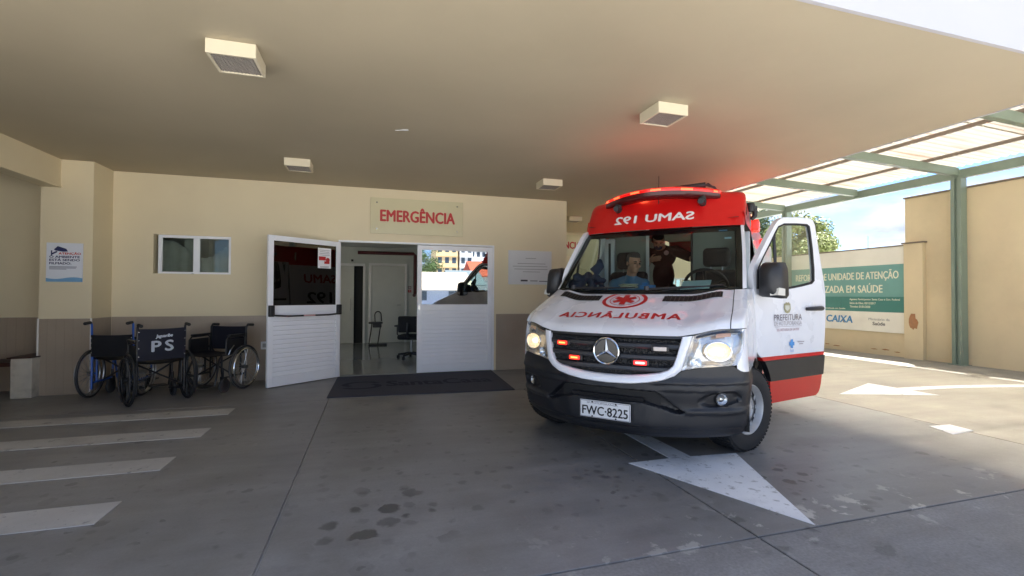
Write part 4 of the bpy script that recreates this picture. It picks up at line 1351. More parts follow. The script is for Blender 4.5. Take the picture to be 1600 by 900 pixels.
# ---- headlights
M_bulb = mat('lit headlamp bowl', (0.75, 0.62, 0.42), 0.25, emit=(1.0, 0.74, 0.46), estr=.13, vary=0.3, scale=40)
M_bulbc = mat('lit headlamp core', (0.9, 0.85, 0.7), 0.25, emit=(1.0, 0.86, 0.64), estr=.34)
M_amber = mat('amber signal', srgb(206, 158, 128), 0.25, vary=0.1)
def hl_xz(u, v):
    bot = spl([0, .25, .6, 1], [.766, .783, .793, .803], u)
    xb = .548 + (.885 - .548) * u
    topz = spl([0, .3, .7, 1], [1.020, 1.046, 1.066, 1.070], u)
    xt = .616 + (.918 - .616) * u
    x = xb + (xt - xb) * v + .012 * math.sin(PI * v) * u
    z = bot + (topz - bot) * v
    return x, z
def hl_pt(sg, u, v, out):
    x, z = hl_xz(u, v)
    return FX(sg * x, z, out)
for sg in (-1, 1):
    hl = empty('headlight', (0, 0, 0)); hl.parent = amb
    U, V = lin(0, 1, 15), lin(0, 1, 13)
    MB().grid([[hl_pt(sg, u, v, .006 + .006 * math.sin(PI * u) * math.sin(PI * v)) for u in U] for v in V]).build('lens', M_lens, hl, smooth=True)
    def depth(u, v):
        e = min(u, 1 - u, v, 1 - v)
        return -.002 - .075 * sm(0, .16, e)
    MB().grid([[hl_pt(sg, u, v, depth(u, v)) for u in lin(0, 1, 25)] for v in lin(0, 1, 21)]).build('housing', M_refl, hl, smooth=True)
    c = hl_pt(sg, .58, .42, -.045)
    nrm = Vector((sg * .30, -.95, 0)).normalized()
    Mx = Matrix.Translation(c) @ nrm.to_track_quat('Z', 'Y').to_matrix().to_4x4() @ Matrix.Diagonal((1.0, .78, 1, 1))
    MB().lathe([(.088, .028), (.080, .014), (.058, -.012), (.03, -.026), (.0, -.028)], 28, M=Mx).build('main_bowl', M_bulb, hl, smooth=True)
    MB().lathe([(.035, .0), (.030, .016), (.016, .024), (.0, .026)], 20, M=Mx).build('bulb', M_bulbc, hl, smooth=True)
    MB().tube([Mx @ Vector((.092 * math.cos(2 * PI * k / 28), .092 * math.sin(2 * PI * k / 28), .028)) for k in range(28)], .006, 6, closed=True).build('bowl_ring', M_chrome, hl, smooth=True)
    c2 = hl_pt(sg, .22, .16, -.03)
    Mx2 = Matrix.Translation(c2) @ nrm.to_track_quat('Z', 'Y').to_matrix().to_4x4()
    MB().lathe([(.040, .014), (.034, .0), (.014, -.014), (.0, -.012)], 20, M=Mx2).build('parking_bowl', M_chrome, hl, smooth=True)
    MB().grid([[hl_pt(sg, u, v, -.018) for u in lin(.50, .80, 7)] for v in lin(.80, .93, 5)]).build('turn_signal', M_amber, hl, smooth=True)
    # fender strip outside the lamp
    rows = []
    for v in lin(0, 1, 15):
        xa, zz = hl_xz(1, v)
        s0 = None
        row = []
        for j in range(7):
            f = j / 6
            x_end = FL(sg, zz)
            # follow the corner curve between the lamp edge and the side
            s_a = sg * s_of(xa, zz)
            ss = s_a + (sg - s_a) * f
            row.append(FL(ss, zz))
        rows.append(row)
    e0 = rows[0]
    low = []
    for j in range(7):
        p = e0[j]
        zz = zt(p.x) - .002
        low.append(FL(sg * s_of(.885, .8) + (sg - sg * s_of(.885, .8)) * j / 6, max(zz, .742)))
    MB().grid([low] + rows).build('fender_corner', M_vwhite, amb, smooth=True)
# closing panel behind the lamps so that no daylight leaks through shut lines
MB().grid([[FX(x, z, -.13) for x in lin(-.9, .9, 25)] for z in (.5, .7, .9, 1.04)]).build('radiator_panel', M_dark, amb)

# ---- bonnet and fender tops
SE = .895
q = MB().grid([[HD(t, s) for s in lin(-SE, SE, 61)] for t in lin(0, .99, 30)])
q.grid([[HD(0, s) for s in lin(-SE, SE, 61)], [HD(0, s) + Vector((0, .05, -.012)) for s in lin(-SE, SE, 61)]])
bonnet = q.build('bonnet', M_vwhite, amb, smooth=True, weld=True, angle=50)
for sg in (-1, 1):
    q = MB().grid([[HD(t, sg * s) for s in lin(SE + .006, 1, 10)] for t in lin(0, 1, 26)])
    q.grid([[HD(t, sg * (SE + .006)), HD(t, sg * (SE + .006)) + Vector((0, 0, -.03))] for t in lin(0, 1, 26)])
    q.build('fender_top', M_vwhite, amb, smooth=True, angle=50)
MB().grid([[HD(t, s, -.035) for s in lin(-.98, .98, 31)] for t in lin(.0, 1, 12)]).build('bonnet_underside', M_dark, amb)
# air slots by the windscreen
for sg in (-1, 1):
    t0, t1 = .76, .925
    MB().grid([[HD(t, s, .004) for s in lin(sg * .31, sg * .81, 16)] for t in lin(t0, t1, 4)]).build('air_slot', M_dark, bonnet)
    for k in range(13):
        s0 = sg * (.335 + .45 * k / 12)
        MB().add([HD(t0, s0, .005), HD(t0, s0 + .012, .008), HD(t1, s0 + .012, .008), HD(t1, s0, .005)], [(0, 1, 2, 3)]).build('slot_fin', M_black, bonnet)
# lettering and emblem on the bonnet
def hood_xy(x, b):
    """point on the bonnet above local (x, b)"""
    s = max(-.89, min(.89, x / .938))
    t = .3
    for _ in range(14):
        p = HD(t, s)
        t = min(max(t + (b - p.y) * .9, 0), .97)
    return s, t
def on_hood(cx, cb, sx=1, sy=1):
    def fn(u, v, w_):
        s, t = hood_xy(cx + u * sx, cb + v * sy)
        return HD(t, s, .003 + w_ * 0)
    return fn
# mirror writing, reads right in a rear view mirror
text('lettering', 'AMBULÂNCIA', .15, M_red_text, lambda u, v, ww: (lambda st_: HD(st_[1], st_[0], .003))(hood_xy(-.03 - u, .335 + v + .05 * abs(u / .5) ** 2.2 * 1.0)), bonnet, width=1.04, height=.125, bold=.005, extrude=0, space=1.18)
def hood_disc(pts, m, name, off=.003):
    vs = []
    for x, y in pts:
        s, t = hood_xy(-.045 + x, .655 + y)
        vs.append(HD(t, s, off))
    return vs
def hood_ring(r0, r1, m, name, n=40, off=.003):
    a = hood_disc([(r0 * math.cos(2 * PI * k / n), r0 * 0.88 * math.sin(2 * PI * k / n)) for k in range(n + 1)], m, name, off)
    b = hood_disc([(r1 * math.cos(2 * PI * k / n), r1 * 0.88 * math.sin(2 * PI * k / n)) for k in range(n + 1)], m, name, off)
    MB().grid([a, b]).build(name, m, bonnet)
hood_ring(.172, .205, M_red_text, 'emblem_ring')
hood_ring(.130, .137, M_red_text, 'emblem_ring')
M_faint = mat('faint grey print', srgb(170, 172, 180), 0.5)
q = MB()
for k in range(6):
    a = PI * k / 6
    if k >= 3:
        continue
for k in range(3):      # six-armed star of life
    a = PI / 2 + PI * k / 3
    dx, dy = math.cos(a), math.sin(a)
    nx, ny = -dy * .026, dx * .026
    pts = []
    for f in lin(-1, 1, 7):
        pts.append((dx * .105 * f, dy * .105 * f))
    A_ = hood_disc([(x + nx, y + ny) for x, y in pts], None, None, .004 + .0004 * k)
    B_ = hood_disc([(x - nx, y - ny) for x, y in pts], None, None, .004 + .0004 * k)
    q.grid([A_, B_])
q.build('star_of_life', M_red_text, bonnet)

# ---- cowl, wipers, windscreen, pillars
MB().grid([[HD(.985, s, -.006) for s in lin(-.97, .97, 31)], [WS(0, s, -.01) for s in lin(-.97, .97, 31)], [WS(.03, s, -.004) for s in lin(-.97, .97, 31)]]).build('cowl_panel', M_black, amb, smooth=True)
def wiper(x0, x1):
    q = MB()
    a, b_ = WS(.02, x0, .03), WS(.05, x1, .02)
    mid = WS(.04, (x0 + x1) / 2, .03)
    q.tube([a, mid, b_], [.012, .009, .006], 6)
    q.tube([WS(.015, x0 + (x1 - x0) * .25, .012), WS(.045, (x0 + x1) / 2, .012), WS(.065, x1 + (x1 - x0) * .15, .012)], .006, 5)
    q.lathe([(.0, .03), (.022, .028), (.024, -.01)], 12, c=a)
    q.build('wiper', M_black, amb, smooth=True)
wiper(.12, .72)
wiper(-.72, -.10)
GE = .945
MB().grid([[WS(t, s) for s in lin(-GE, GE, 41)] for t in lin(.015, .985, 22)]).build('windscreen', M_ws, amb, smooth=True)
frit = MB()
SS = lin(-GE, GE, 41)
frit.grid([[WS(t, s, -.006) for s in SS] for t in lin(.90, 1.0, 4)])
frit.grid([[WS(t, s, -.006) for s in SS] for t in lin(.0, .045, 3)])
for sg in (-1, 1):
    frit.grid([[WS(t, sg * s, -.006) for s in lin(.905, GE, 4)] for t in lin(.045, .90, 20)])
frit.build('windscreen_border', M_gloss, amb, smooth=True)
for sg in (-1, 1):
    q = MB().grid([[WS(t, sg * s, .004) for s in lin(GE - .002, 1, 8)] for t in lin(0, 1, 22)])
    q.grid([[WS(t, sg * 1.0, .004), WS(t, sg * 1.0, .004) + Vector((-sg * .06, .05, 0))] for t in lin(0, 1, 22)])
    q.build('pillar', M_vwhite, amb, smooth=True, angle=50)
    MB().grid([[WS(t, sg * s, -.03) for s in lin(.90, 1.0, 4)] for t in lin(0, 1, 12)]).build('pillar_trim', M_int, amb, smooth=True)
# stickers at the top corner of the screen
MB().grid([[WS(t, s, -.003) for s in (.80, .87)] for t in (.77, .80)]).build('screen_sticker', mat('blue sticker', srgb(150, 190, 205), 0.5), amb)
MB().grid([[WS(t, s, -.003) for s in (.74, .83)] for t in (.905, .925)]).build('screen_sticker', mat('sky sticker', srgb(60, 120, 160), 0.5), amb)
# ---- red roof cap with mirror writing
q = MB().grid([[CAP(t, s) for s in lin(-1, 1, 71)] for t in lin(0, 1, 30)])
q.grid([[CAP(0, s) for s in lin(-1, 1, 71)], [CAP(0, s) + Vector((0, .05, .006)) for s in lin(-1, 1, 71)]])
cap = q.build('roof_cap', M_vred, amb, smooth=True, weld=True, angle=45)
M_letw = mat('white lettering', srgb(228, 226, 224), 0.4, vary=0.02)
def cap_xz(x, z):
    s = x / .852
    t = .4
    for _ in range(14):
        p = CAP(t, s)
        t = min(max(t + (z - p.z) * 1.6, 0), .9)
    return CAP(t, s, .003)
text('lettering', 'SAMU 192', .12, M_letw, lambda u, v, ww: cap_xz(-.035 - u, 2.155 + v), cap, width=.84, height=.088, bold=.005, extrude=0)
q = MB()
q.tube([(.01, 1.70, 2.215), (.01, 1.71, 2.26), (.01, 1.72, 2.64)], [.018, .006, .003], 8)
q.lathe([(.028, 2.20), (.024, 2.235), (.0, 2.25)], 14, c=(.01, 1.70, 0))
q.build('antenna', M_black, amb, smooth=True)
# ---- roof
ROOF = lambda x: 2.40 + .03 * (1 - (x / .78) ** 2)
rows = []
for b in lin(2.2, 5.85, 10):
    rows.append([Vector((x, b, z)) for x, z in [(-.845, 2.20), (-.84, 2.30), (-.825, 2.385), (-.785, 2.435), (-.6, 2.45), (-.3, 2.46), (0, 2.465), (.3, 2.46), (.6, 2.45), (.785, 2.435), (.825, 2.385), (.84, 2.30), (.845, 2.20)]])
MB().grid(rows).build('roof', M_vred, amb, smooth=True)

# ---- sides
SX_Z, SX_X = [.30, .40, .72, 1.10, 1.385, 1.70, 2.05, 2.20], [.955, .972, .985, .976, .952, .915, .868, .845]
def side_x(z):
    return spl(SX_Z, SX_X, z)
hood_edge = [HD(t, 1) for t in lin(0, 1, 30)]
he_z, he_b, he_x = [p.z for p in hood_edge], [p.y for p in hood_edge], [p.x for p in hood_edge]
for i in range(1, 30):
    he_z[i] = max(he_z[i], he_z[i - 1] + 1e-4)
def front_edge(z):
    if z <= 1.077:
        p = FL(1, z)
        return p.y, p.x
    return float(np.interp(z, he_z, he_b)), float(np.interp(z, he_z, he_x))
DOOR_F = 1.27
def arch_cut(q_pts, cb, cz, r):
    return q_pts
def side_grid(sg, b0f, b1, z0, z1, nb, nz, mats_fn, arches, name, mats, lerp_front=False, hole=None):
    bm = bmesh.new()
    G = []
    for k in range(nz + 1):
        z = z0 + (z1 - z0) * k / nz
        bs, xf = b0f(z)
        row = []
        for j in range(nb + 1):
            f = j / nb
            b = bs + (b1 - bs) * f
            x = side_x(z)
            if lerp_front:
                x = xf + (x - xf) * sm(0, 1, f)
            row.append(bm.verts.new((sg * x, b, z)))
        G.append(row)
    for k in range(nz):
        for j in range(nb):
            f = bm.faces.new((G[k][j], G[k][j + 1], G[k + 1][j + 1], G[k + 1][j]))
            f.material_index = mats_fn(f.calc_center_median().z)
            f.smooth = True
    for (cb, cz, r) in arches:
        dead = [f for f in bm.faces if math.hypot(f.calc_center_median().y - cb, f.calc_center_median().z - cz) < r]
        bmesh.ops.delete(bm, geom=dead, context='FACES')
        rim = []
        for e in bm.edges:
            if len(e.link_faces) == 1:
                for v in e.verts:
                    d = math.hypot(v.co.y - cb, v.co.z - cz)
                    if d < r + .07 and v.co.z > z0 + .001:
                        v.co.y = cb + (v.co.y - cb) * r / d
                        v.co.z = cz + (v.co.z - cz) * r / d
    if hole:
        y0, y1, za, zb = hole
        dead = [f for f in bm.faces if y0 < f.calc_center_median().y < y1 and za < f.calc_center_median().z < zb]
        bmesh.ops.delete(bm, geom=dead, context='FACES')
    me = bpy.data.meshes.new(name)
    bmesh.ops.recalc_face_normals(bm, faces=bm.faces)
    bm.to_mesh(me)
    bm.free()
    for mm in mats:
        me.materials.append(mm)
    o = bpy.data.objects.new(name, me)
    col.objects.link(o)
    o.parent = amb
    return o
band = lambda z: 2 if z > 2.0 else (0 if z > .765 else (2 if z > .735 else (1 if z > .53 else 2)))
WB = 1.02 + 3.665
for sg in (-1, 1):
    side_grid(sg, front_edge, DOOR_F, .745, 1.384, 30, 26, lambda z: 0, [(1.02, .36, .425)], 'fender', [M_vwhite], True)
    side_grid(sg, lambda z: (2.46, 0), 5.9, .36, 2.202, 86, 46, band, [(WB, .36, .43)], 'side_panel', [M_vwhite, M_bump, M_vred])
    # liner inside the front arch
    q = MB()
    arc = [(1.02 + .42 * math.cos(R(a)), .36 + .42 * math.sin(R(a))) for a in range(-15, 196, 10)]
    q.grid([[Vector((sg * xx, b, z)) for b, z in arc] for xx in (.965, .60, .45)])
    q.build('arch_liner', M_dark, amb, smooth=True)
    q = MB()
    arc = [(WB + .43 * math.cos(R(a)), .36 + .43 * math.sin(R(a))) for a in range(0, 181, 10)]
    q.grid([[Vector((sg * xx, b, z)) for b, z in arc] for xx in (.97, .55)])
    q.build('arch_liner', M_dark, amb, smooth=True)
    # sill, pillar behind the door, roof rail above the door
    MB().box(sg * .70, sg * .955, 1.44, 2.46, .27, .355).build('sill', M_bump, amb, bevel=.01)
    q = MB()
    rail = []
    for b in lin(1.80, 2.47, 8):
        rail.append([Vector((sg * side_x(z), b, z)) for z in (2.06, 2.13, 2.20)])
    q.grid(rail)
    q.build('door_top_rail', M_vred, amb, smooth=True)
    MB().box(sg * .72, sg * .86, 2.40, 2.459, .40, 2.06).build('door_pillar', M_vwhite, amb, bevel=.01)
    MB().box(sg * .80, sg * .90, 1.262, 1.30, .62, 1.40).build('door_pillar', M_int, amb, bevel=.008)
# fuel/underbody and rear
MB().box(-.85, .85, .45, 5.85, .30, .42).build('underbody', M_dark, amb)
for sg in (-1, 1):
    MB().box(sg * .76, sg * .97, 5.86, 5.92, .36, 2.2).build('rear_pillar', M_vwhite, amb, bevel=.01)
    MB().box(sg * .93, sg * .975, 5.93, 6.70, .42, 2.2).build('rear_door', M_vwhite, amb, bevel=.015)
MB().box(-.76, .76, 5.86, 5.92, 2.10, 2.40).build('rear_header', M_vred, amb, bevel=.01)
MB().box(-.95, .95, 5.86, 6.0, .34, .52).build('rear_step', M_bump, amb, bevel=.02)
# red side beacons high on the left flank
for b in (2.75, 4.9):
    MB().box(.848, .935, b, b + .26, 2.11, 2.24).build('side_beacon', mat('red beacon lens', srgb(206, 28, 30), 0.2, emit=(1, .05, .03), estr=.25), amb, bevel=.02)
MB().tube([(.86, 2.62, 2.22), (.90, 2.62, 2.26), (.90, 2.62, 2.37)], .028, 10).build('siren_bracket', M_black, amb, smooth=True)
MB().lathe([(.0, 2.40), (.04, 2.40), (.05, 2.36), (.035, 2.30)], 14, c=(.86, 2.55, 0)).build('work_lamp', M_black, amb, smooth=True)

# graphics on the right flank (seen mirrored in the open door leaf)
rf = lambda bc, zc: (lambda u, v, ww: (-side_x(zc + v) - .004, bc - u, zc + v))
text('lettering', '192', .3, mat('dark lettering', (0.03, 0.03, 0.035), 0.4), rf(3.2, 1.22), amb, width=.62, height=.26, bold=.01, extrude=0)
text('lettering', 'SAMU', .3, M_red_text, rf(3.2, 1.68), amb, width=.8, height=.2, bold=.008, extrude=0)
q = MB()
for z in (1.02, .93, .84):
    q.box(-side_x(z) - .004, -side_x(z) - .001, 2.8, 4.4, z - .01, z + .01)
q.build('printed_line', MATS['dark lettering'], amb)
q = MB()
n = 30
q.grid([[Vector((-side_x(1.62 + r_ * math.sin(2 * PI * k / n)) - .004, 4.5 + r_ * math.cos(2 * PI * k / n), 1.62 + r_ * math.sin(2 * PI * k / n))) for k in range(n + 1)] for r_ in (.17, .205)])
for k in range(3):
    a = PI / 2 + PI * k / 3
    dx, dz = math.cos(a) * .12, math.sin(a) * .12
    nx, nz = -math.sin(a) * .03, math.cos(a) * .03
    q.add([Vector((-side_x(1.62) - .006 - .001 * k, 4.5 + dx * i + nx * j, 1.62 + dz * i + nz * j)) for i, j in ((-1, -1), (1, -1), (1, 1), (-1, 1))], [(0, 1, 2, 3)])
q.build('flank_emblem', M_red_text, amb)

# ---- doors
def door_shape(parent, fn, lean=lambda z: -.035 * max(0, (z - 1.35) / .75)):
    """door in its own plane: fn(L, z, n) -> point, n = outwards"""
    P = lambda L, z, n=0.0: fn(L, z, n + lean(z))
    # lower skin as strips by colour
    def strip(name, m, pts_lo, pts_hi, off=0.0):
        q = MB()
        lo = [P(L, z, off) for L, z in pts_lo]
        hi = [P(L, z, off) for L, z in pts_hi]
        md = [P((a[0] + b[0]) / 2, (a[1] + b[1]) / 2, off + .004) for a, b in zip(pts_lo, pts_hi)]
        q.grid([lo, md, hi])
        lo2 = [P(L, z, off - .05) for L, z in pts_lo]
        hi2 = [P(L, z, off - .05) for L, z in pts_hi]
        q.grid([lo2, hi2])
        q.grid([lo, lo2]); q.grid([hi, hi2])
        q.add([lo[0], hi[0], hi2[0], lo2[0]], [(0, 1, 2, 3)])
        q.add([lo[-1], hi[-1], hi2[-1], lo2[-1]], [(0, 1, 2, 3)])
        return q.build(name, m, parent, smooth=True, weld=True, angle=30)
    def row(z, l0, l1, n=9, dz=0):
        return [(l0 + (l1 - l0) * k / (n - 1), z) for k in range(n)]
    front = lambda z: spl([.32, .45, .56, .66, .76, .82, 1.0, 1.38], [.245, .24, .225, .18, .10, .03, .015, .0], z)
    rear = lambda z: spl([.32, .36, .45, .75, 1.15, 1.38], [.99, 1.06, 1.10, 1.155, 1.19, 1.19], z)
    R_ = lambda z: row(z, front(z), rear(z))
    def multi(name, m, zs, off=0.0):
        q = MB()
        outs = [[P(L, z, off) for L, z in R_(z)] for z in zs]
        ins = [[P(L, z, off - .05) for L, z in R_(z)] for z in zs]
        q.grid(outs); q.grid(ins)
        q.grid([outs[0], ins[0]]); q.grid([outs[-1], ins[-1]])
        q.grid([[o[0], i[0]] for o, i in zip(outs, ins)]); q.grid([[o[-1], i[-1]] for o, i in zip(outs, ins)])
        return q.build(name, m, parent, smooth=True, weld=True, angle=35)
    multi('lower_skin', M_vred, lin(.325, .527, 9), 0.0)
    multi('side_moulding', M_bump, lin(.529, .722, 7), 0.012)
    multi('red_stripe', M_vred, (.724, .757), 0.002)
    skin = multi('door_skin', M_vwhite, lin(.759, 1.375, 20), 0.0)
    # window frame: outer outline and opening
    outer = [(0.0, 1.375), (-.015, 1.50), (.02, 1.60), (.12, 1.72), (.24, 1.86), (.36, 1.99), (.43, 2.05), (.52, 2.085), (.75, 2.105), (.96, 2.115), (1.03, 2.10), (1.065, 2.05), (1.10, 1.85), (1.15, 1.60), (1.18, 1.45), (1.19, 1.375), (.8, 1.375), (.4, 1.375)]
    inner = [(.07, 1.42), (.065, 1.50), (.09, 1.585), (.17, 1.685), (.28, 1.81), (.37, 1.92), (.43, 1.985), (.53, 2.02), (.75, 2.038), (.93, 2.045), (.965, 2.03), (.98, 1.97), (1.0, 1.80), (1.01, 1.60), (1.0, 1.48), (.96, 1.455), (.70, 1.415), (.45, 1.385)]
    q = MB()
    N = len(outer)
    ring = lambda pts, n: [P(L, z, n) for L, z in pts]
    o1, i1, o2, i2 = ring(outer, 0), ring(inner, -.006), ring(outer, -.05), ring(inner, -.045)
    m1 = [P(a[0] * .5 + b[0] * .5, a[1] * .5 + b[1] * .5, .002) for a, b in zip(outer, inner)]
    close = lambda l_: l_ + [l_[0]]
    q.grid([close(o1), close(m1), close(i1), close(i2), close(o2), close(o1)])
    q.build('window_frame', M_vwhite, parent, smooth=True, weld=True, angle=40)
    q = MB()
    q.tube([P(L, z, -.012) for L, z in inner], .013, 6, closed=True)
    q.build('window_seal', M_rubber, parent, smooth=True)
    q = MB()
    q.add([P(L, z, -.018) for L, z in inner], [tuple(range(N))])
    q.build('window_glass', M_sg, parent)
    q = MB()
    q.tube([P(.365, 1.39, -.012), P(.365, 1.92, -.012)], .014, 6)
    q.build('quarter_post', M_black, parent)
    # corner cover for the mirror, handle, trim inside
    MB().prism([(.03, 1.385), (.30, 1.385), (.26, 1.50), (.10, 1.60), (.05, 1.56)], .004, .014, lambda u, v, ww: P(u, v, ww)).build('mirror_base', M_black, parent)
    MB().tube([P(.82, 1.195, .010), P(.85, 1.197, .034), P(1.06, 1.20, .034), P(1.10, 1.20, .010)], [.016, .019, .024, .024], 8).build('handle', M_black, parent, smooth=True)
    MB().lathe([(.0, 0), (.06, 0), (.066, -.003)], 22, M=Matrix.Translation(P(.95, 1.205, .003)) @ (P(0, 0, 1) - P(0, 0, 0)).to_track_quat('Z', 'Y').to_matrix().to_4x4()).build('handle_dish', M_vwhite, parent, smooth=True)
    MB().grid([[P(L, z, -.058) for L, z in row(z, front(z) + .03, rear(z) - .03)] for z in lin(.37, 1.37, 6)]).build('inner_trim', M_int, parent)
    # mirror on arms
    MN = .115
    mc = (.155, 1.465)
    q = MB()
    prof = [(-.125, -.15), (.10, -.165), (.125, -.14), (.128, .10), (.105, .155), (-.06, .165), (-.11, .12)]
    def ms(k, n, sc):
        return [P(mc[0] + u * sc, mc[1] + v * sc, n) for u, v in prof]
    lay = [ms(0, .10, .80), ms(0, .12, .97), ms(0, .17, 1.0), ms(0, .23, .93), ms(0, .262, .70), ms(0, .27, .3)]
    # housing: long axis outwards, so build as a shell whose open face looks back along the door
    q = MB()
    shell = []
    for ww, sc in ((.09, .90), (.07, 1.0), (-.02, 1.0), (-.08, .90), (-.115, .65), (-.125, .25)):
        shell.append([P(mc[0] - .05 + ww, mc[1] + v * sc, MN + u * .76 * sc) for u, v in prof])
    q.grid([close(s2) for s2 in shell])
    q.add(shell[-1], [tuple(range(len(prof)))])
    mir = q.build('mirror', M_black, parent, smooth=True, weld=True, angle=50)
    MB().add([P(mc[0] - .05 + .085, mc[1] + v * .86, MN + u * .66) for u, v in prof], [tuple(range(len(prof)))]).build('mirror_glass', M_chrome, mir)
    for z in (1.37, 1.53):
        MB().tube([P(.10, z + .02, .01), P(.105, z, .06), P(.11, z, .13)], .022, 8).build('mirror_arm', M_black, mir, smooth=True)
    MB().add([P(mc[0] - .15, 1.325, MN + .03), P(mc[0] - .15, 1.33, MN + .10), P(mc[0] - .13, 1.395, MN + .102), P(mc[0] - .155, 1.36, MN + .03), P(mc[0] - .05, 1.325, MN + .104), P(mc[0] - .05, 1.385, MN + .107)],
             [(0, 1, 2, 3), (1, 4, 5, 2)]).build('mirror_signal', mat('clear signal lens', srgb(206, 204, 196), 0.15), mir)
    return skin

dl = empty('front_door', (.965, 1.25, 0), R(-30)); dl.parent = amb
dl['label'] = 'open driver door with city crest lettering'
fn_l = lambda L, z, n: Vector((n, L, z))
dskin = door_shape(dl, fn_l)
M_crest = mat('crest gold', srgb(150, 146, 112), 0.5)
M_greytx = mat('grey lettering', srgb(92, 84, 96), 0.5)
# door faces +x locally; readable from outside: text runs along +L
dt = lambda Lc, zc: (lambda u, v, ww: (.0055, Lc + u, zc + v))
text('lettering', 'PREFEITURA', .08, M_greytx, dt(.52, 1.115), dl, width=.46, height=.058, extrude=0)
text('lettering', 'DE VOTUPORANGA', .06, mat('pale grey lettering', srgb(150, 144, 150), 0.5), dt(.52, 1.060), dl, width=.455, height=.040, extrude=0)
text('lettering', 'SECRETARIA DE SAÚDE', .05, mat('pink grey lettering', srgb(160, 120, 130), 0.5), dt(.52, 1.000), dl, width=.37, height=.030, extrude=0)
MB().add([(.0055, .30, 1.030), (.0055, .75, 1.030), (.0055, .75, 1.033), (.0055, .30, 1.033)], [(0, 1, 2, 3)]).build('printed_line', MATS['pale grey lettering'], dl)
q = MB()
q.add([(.0055, .452 + x, 1.165 + z) for x, z in ((0, .03), (.02, .0), (.055, -.008), (.09, 0), (.11, .03), (.105, .085), (.0, .085))], [tuple(range(7))])
q.add([(.0062, .452 + x, 1.165 + z) for x, z in ((.02, .085), (.03, .10), (.055, .092), (.08, .10), (.09, .085))], [tuple(range(5))])
q.build('crest', M_crest, dl)
q = MB().add([(.0062, .472 + x, 1.178 + z) for x, z in ((0, .02), (.035, 0), (.07, .02), (.07, .055), (0, .055))], [tuple(range(5))])
q.build('crest_shield', mat('crest grey', srgb(196, 196, 184), 0.5), dl)
M_sus = mat('light blue logo', srgb(70, 140, 205), 0.4)
q = MB()
for a in ((.562, .598, .82, .905), (.538, .562, .845, .880), (.598, .622, .845, .880)):
    q.add([(.0055, a[0], a[2]), (.0055, a[1], a[2]), (.0055, a[1], a[3]), (.0055, a[0], a[3])], [(0, 1, 2, 3)])
q.build('health_cross', M_sus, dl)
text('lettering', 'SUS', .03, M_sus, dt(.58, .795), dl, width=.06, height=.022, extrude=0)
q = MB()
for z, l0, l1 in ((.872, .675, .79), (.852, .70, .77)):
    q.add([(.0055, l0, z), (.0055, l1, z), (.0055, l1, z + .008), (.0055, l0, z + .008)], [(0, 1, 2, 3)])
q.build('printed_line', MATS['pale grey lettering'], dl)

dr = empty('front_door', (-.965, 1.25, 0)); dr.parent = amb
door_shape(dr, lambda L, z, n: Vector((-n, L, z)), lambda z: side_x(z) - .975 if z > 1.1 else 0)

# ---- number plate
pl = empty('number_plate', (0, 0, 0)); pl.parent = amb
MB().box(-.203, .203, -.012, -.004, .362, .496).build('plate', mat('plate white', srgb(216, 218, 220), 0.35, vary=0.03), pl, bevel=.006)
q = MB()
for a in ((-.198, .198, .366, .369), (-.198, .198, .489, .492), (-.198, -.195, .369, .489), (.195, .198, .369, .489)):
    q.box(a[0], a[1], -.0135, -.012, a[2], a[3])
q.build('plate_rim', M_greytx, pl)
text('plate_number', 'FWC·8225', .1, M_black, lambda u, v, ww: (u, -.0135, .415 + v), pl, width=.365, height=.068, extrude=0, bold=.002)
text('plate_city', 'SP-VOTUPORANGA', .02, M_greytx, lambda u, v, ww: (u - .02, -.0135, .476 + v), pl, width=.25, height=.014, extrude=0)
q = MB()
for x in (-.10, .09):
    for z in (.373, .484):
        q.lathe([(.0, -.0165), (.006, -.016), (.007, -.012)], 10, 'Y', (x, 0, z))
q.build('plate_bolt', M_black, pl, smooth=True)

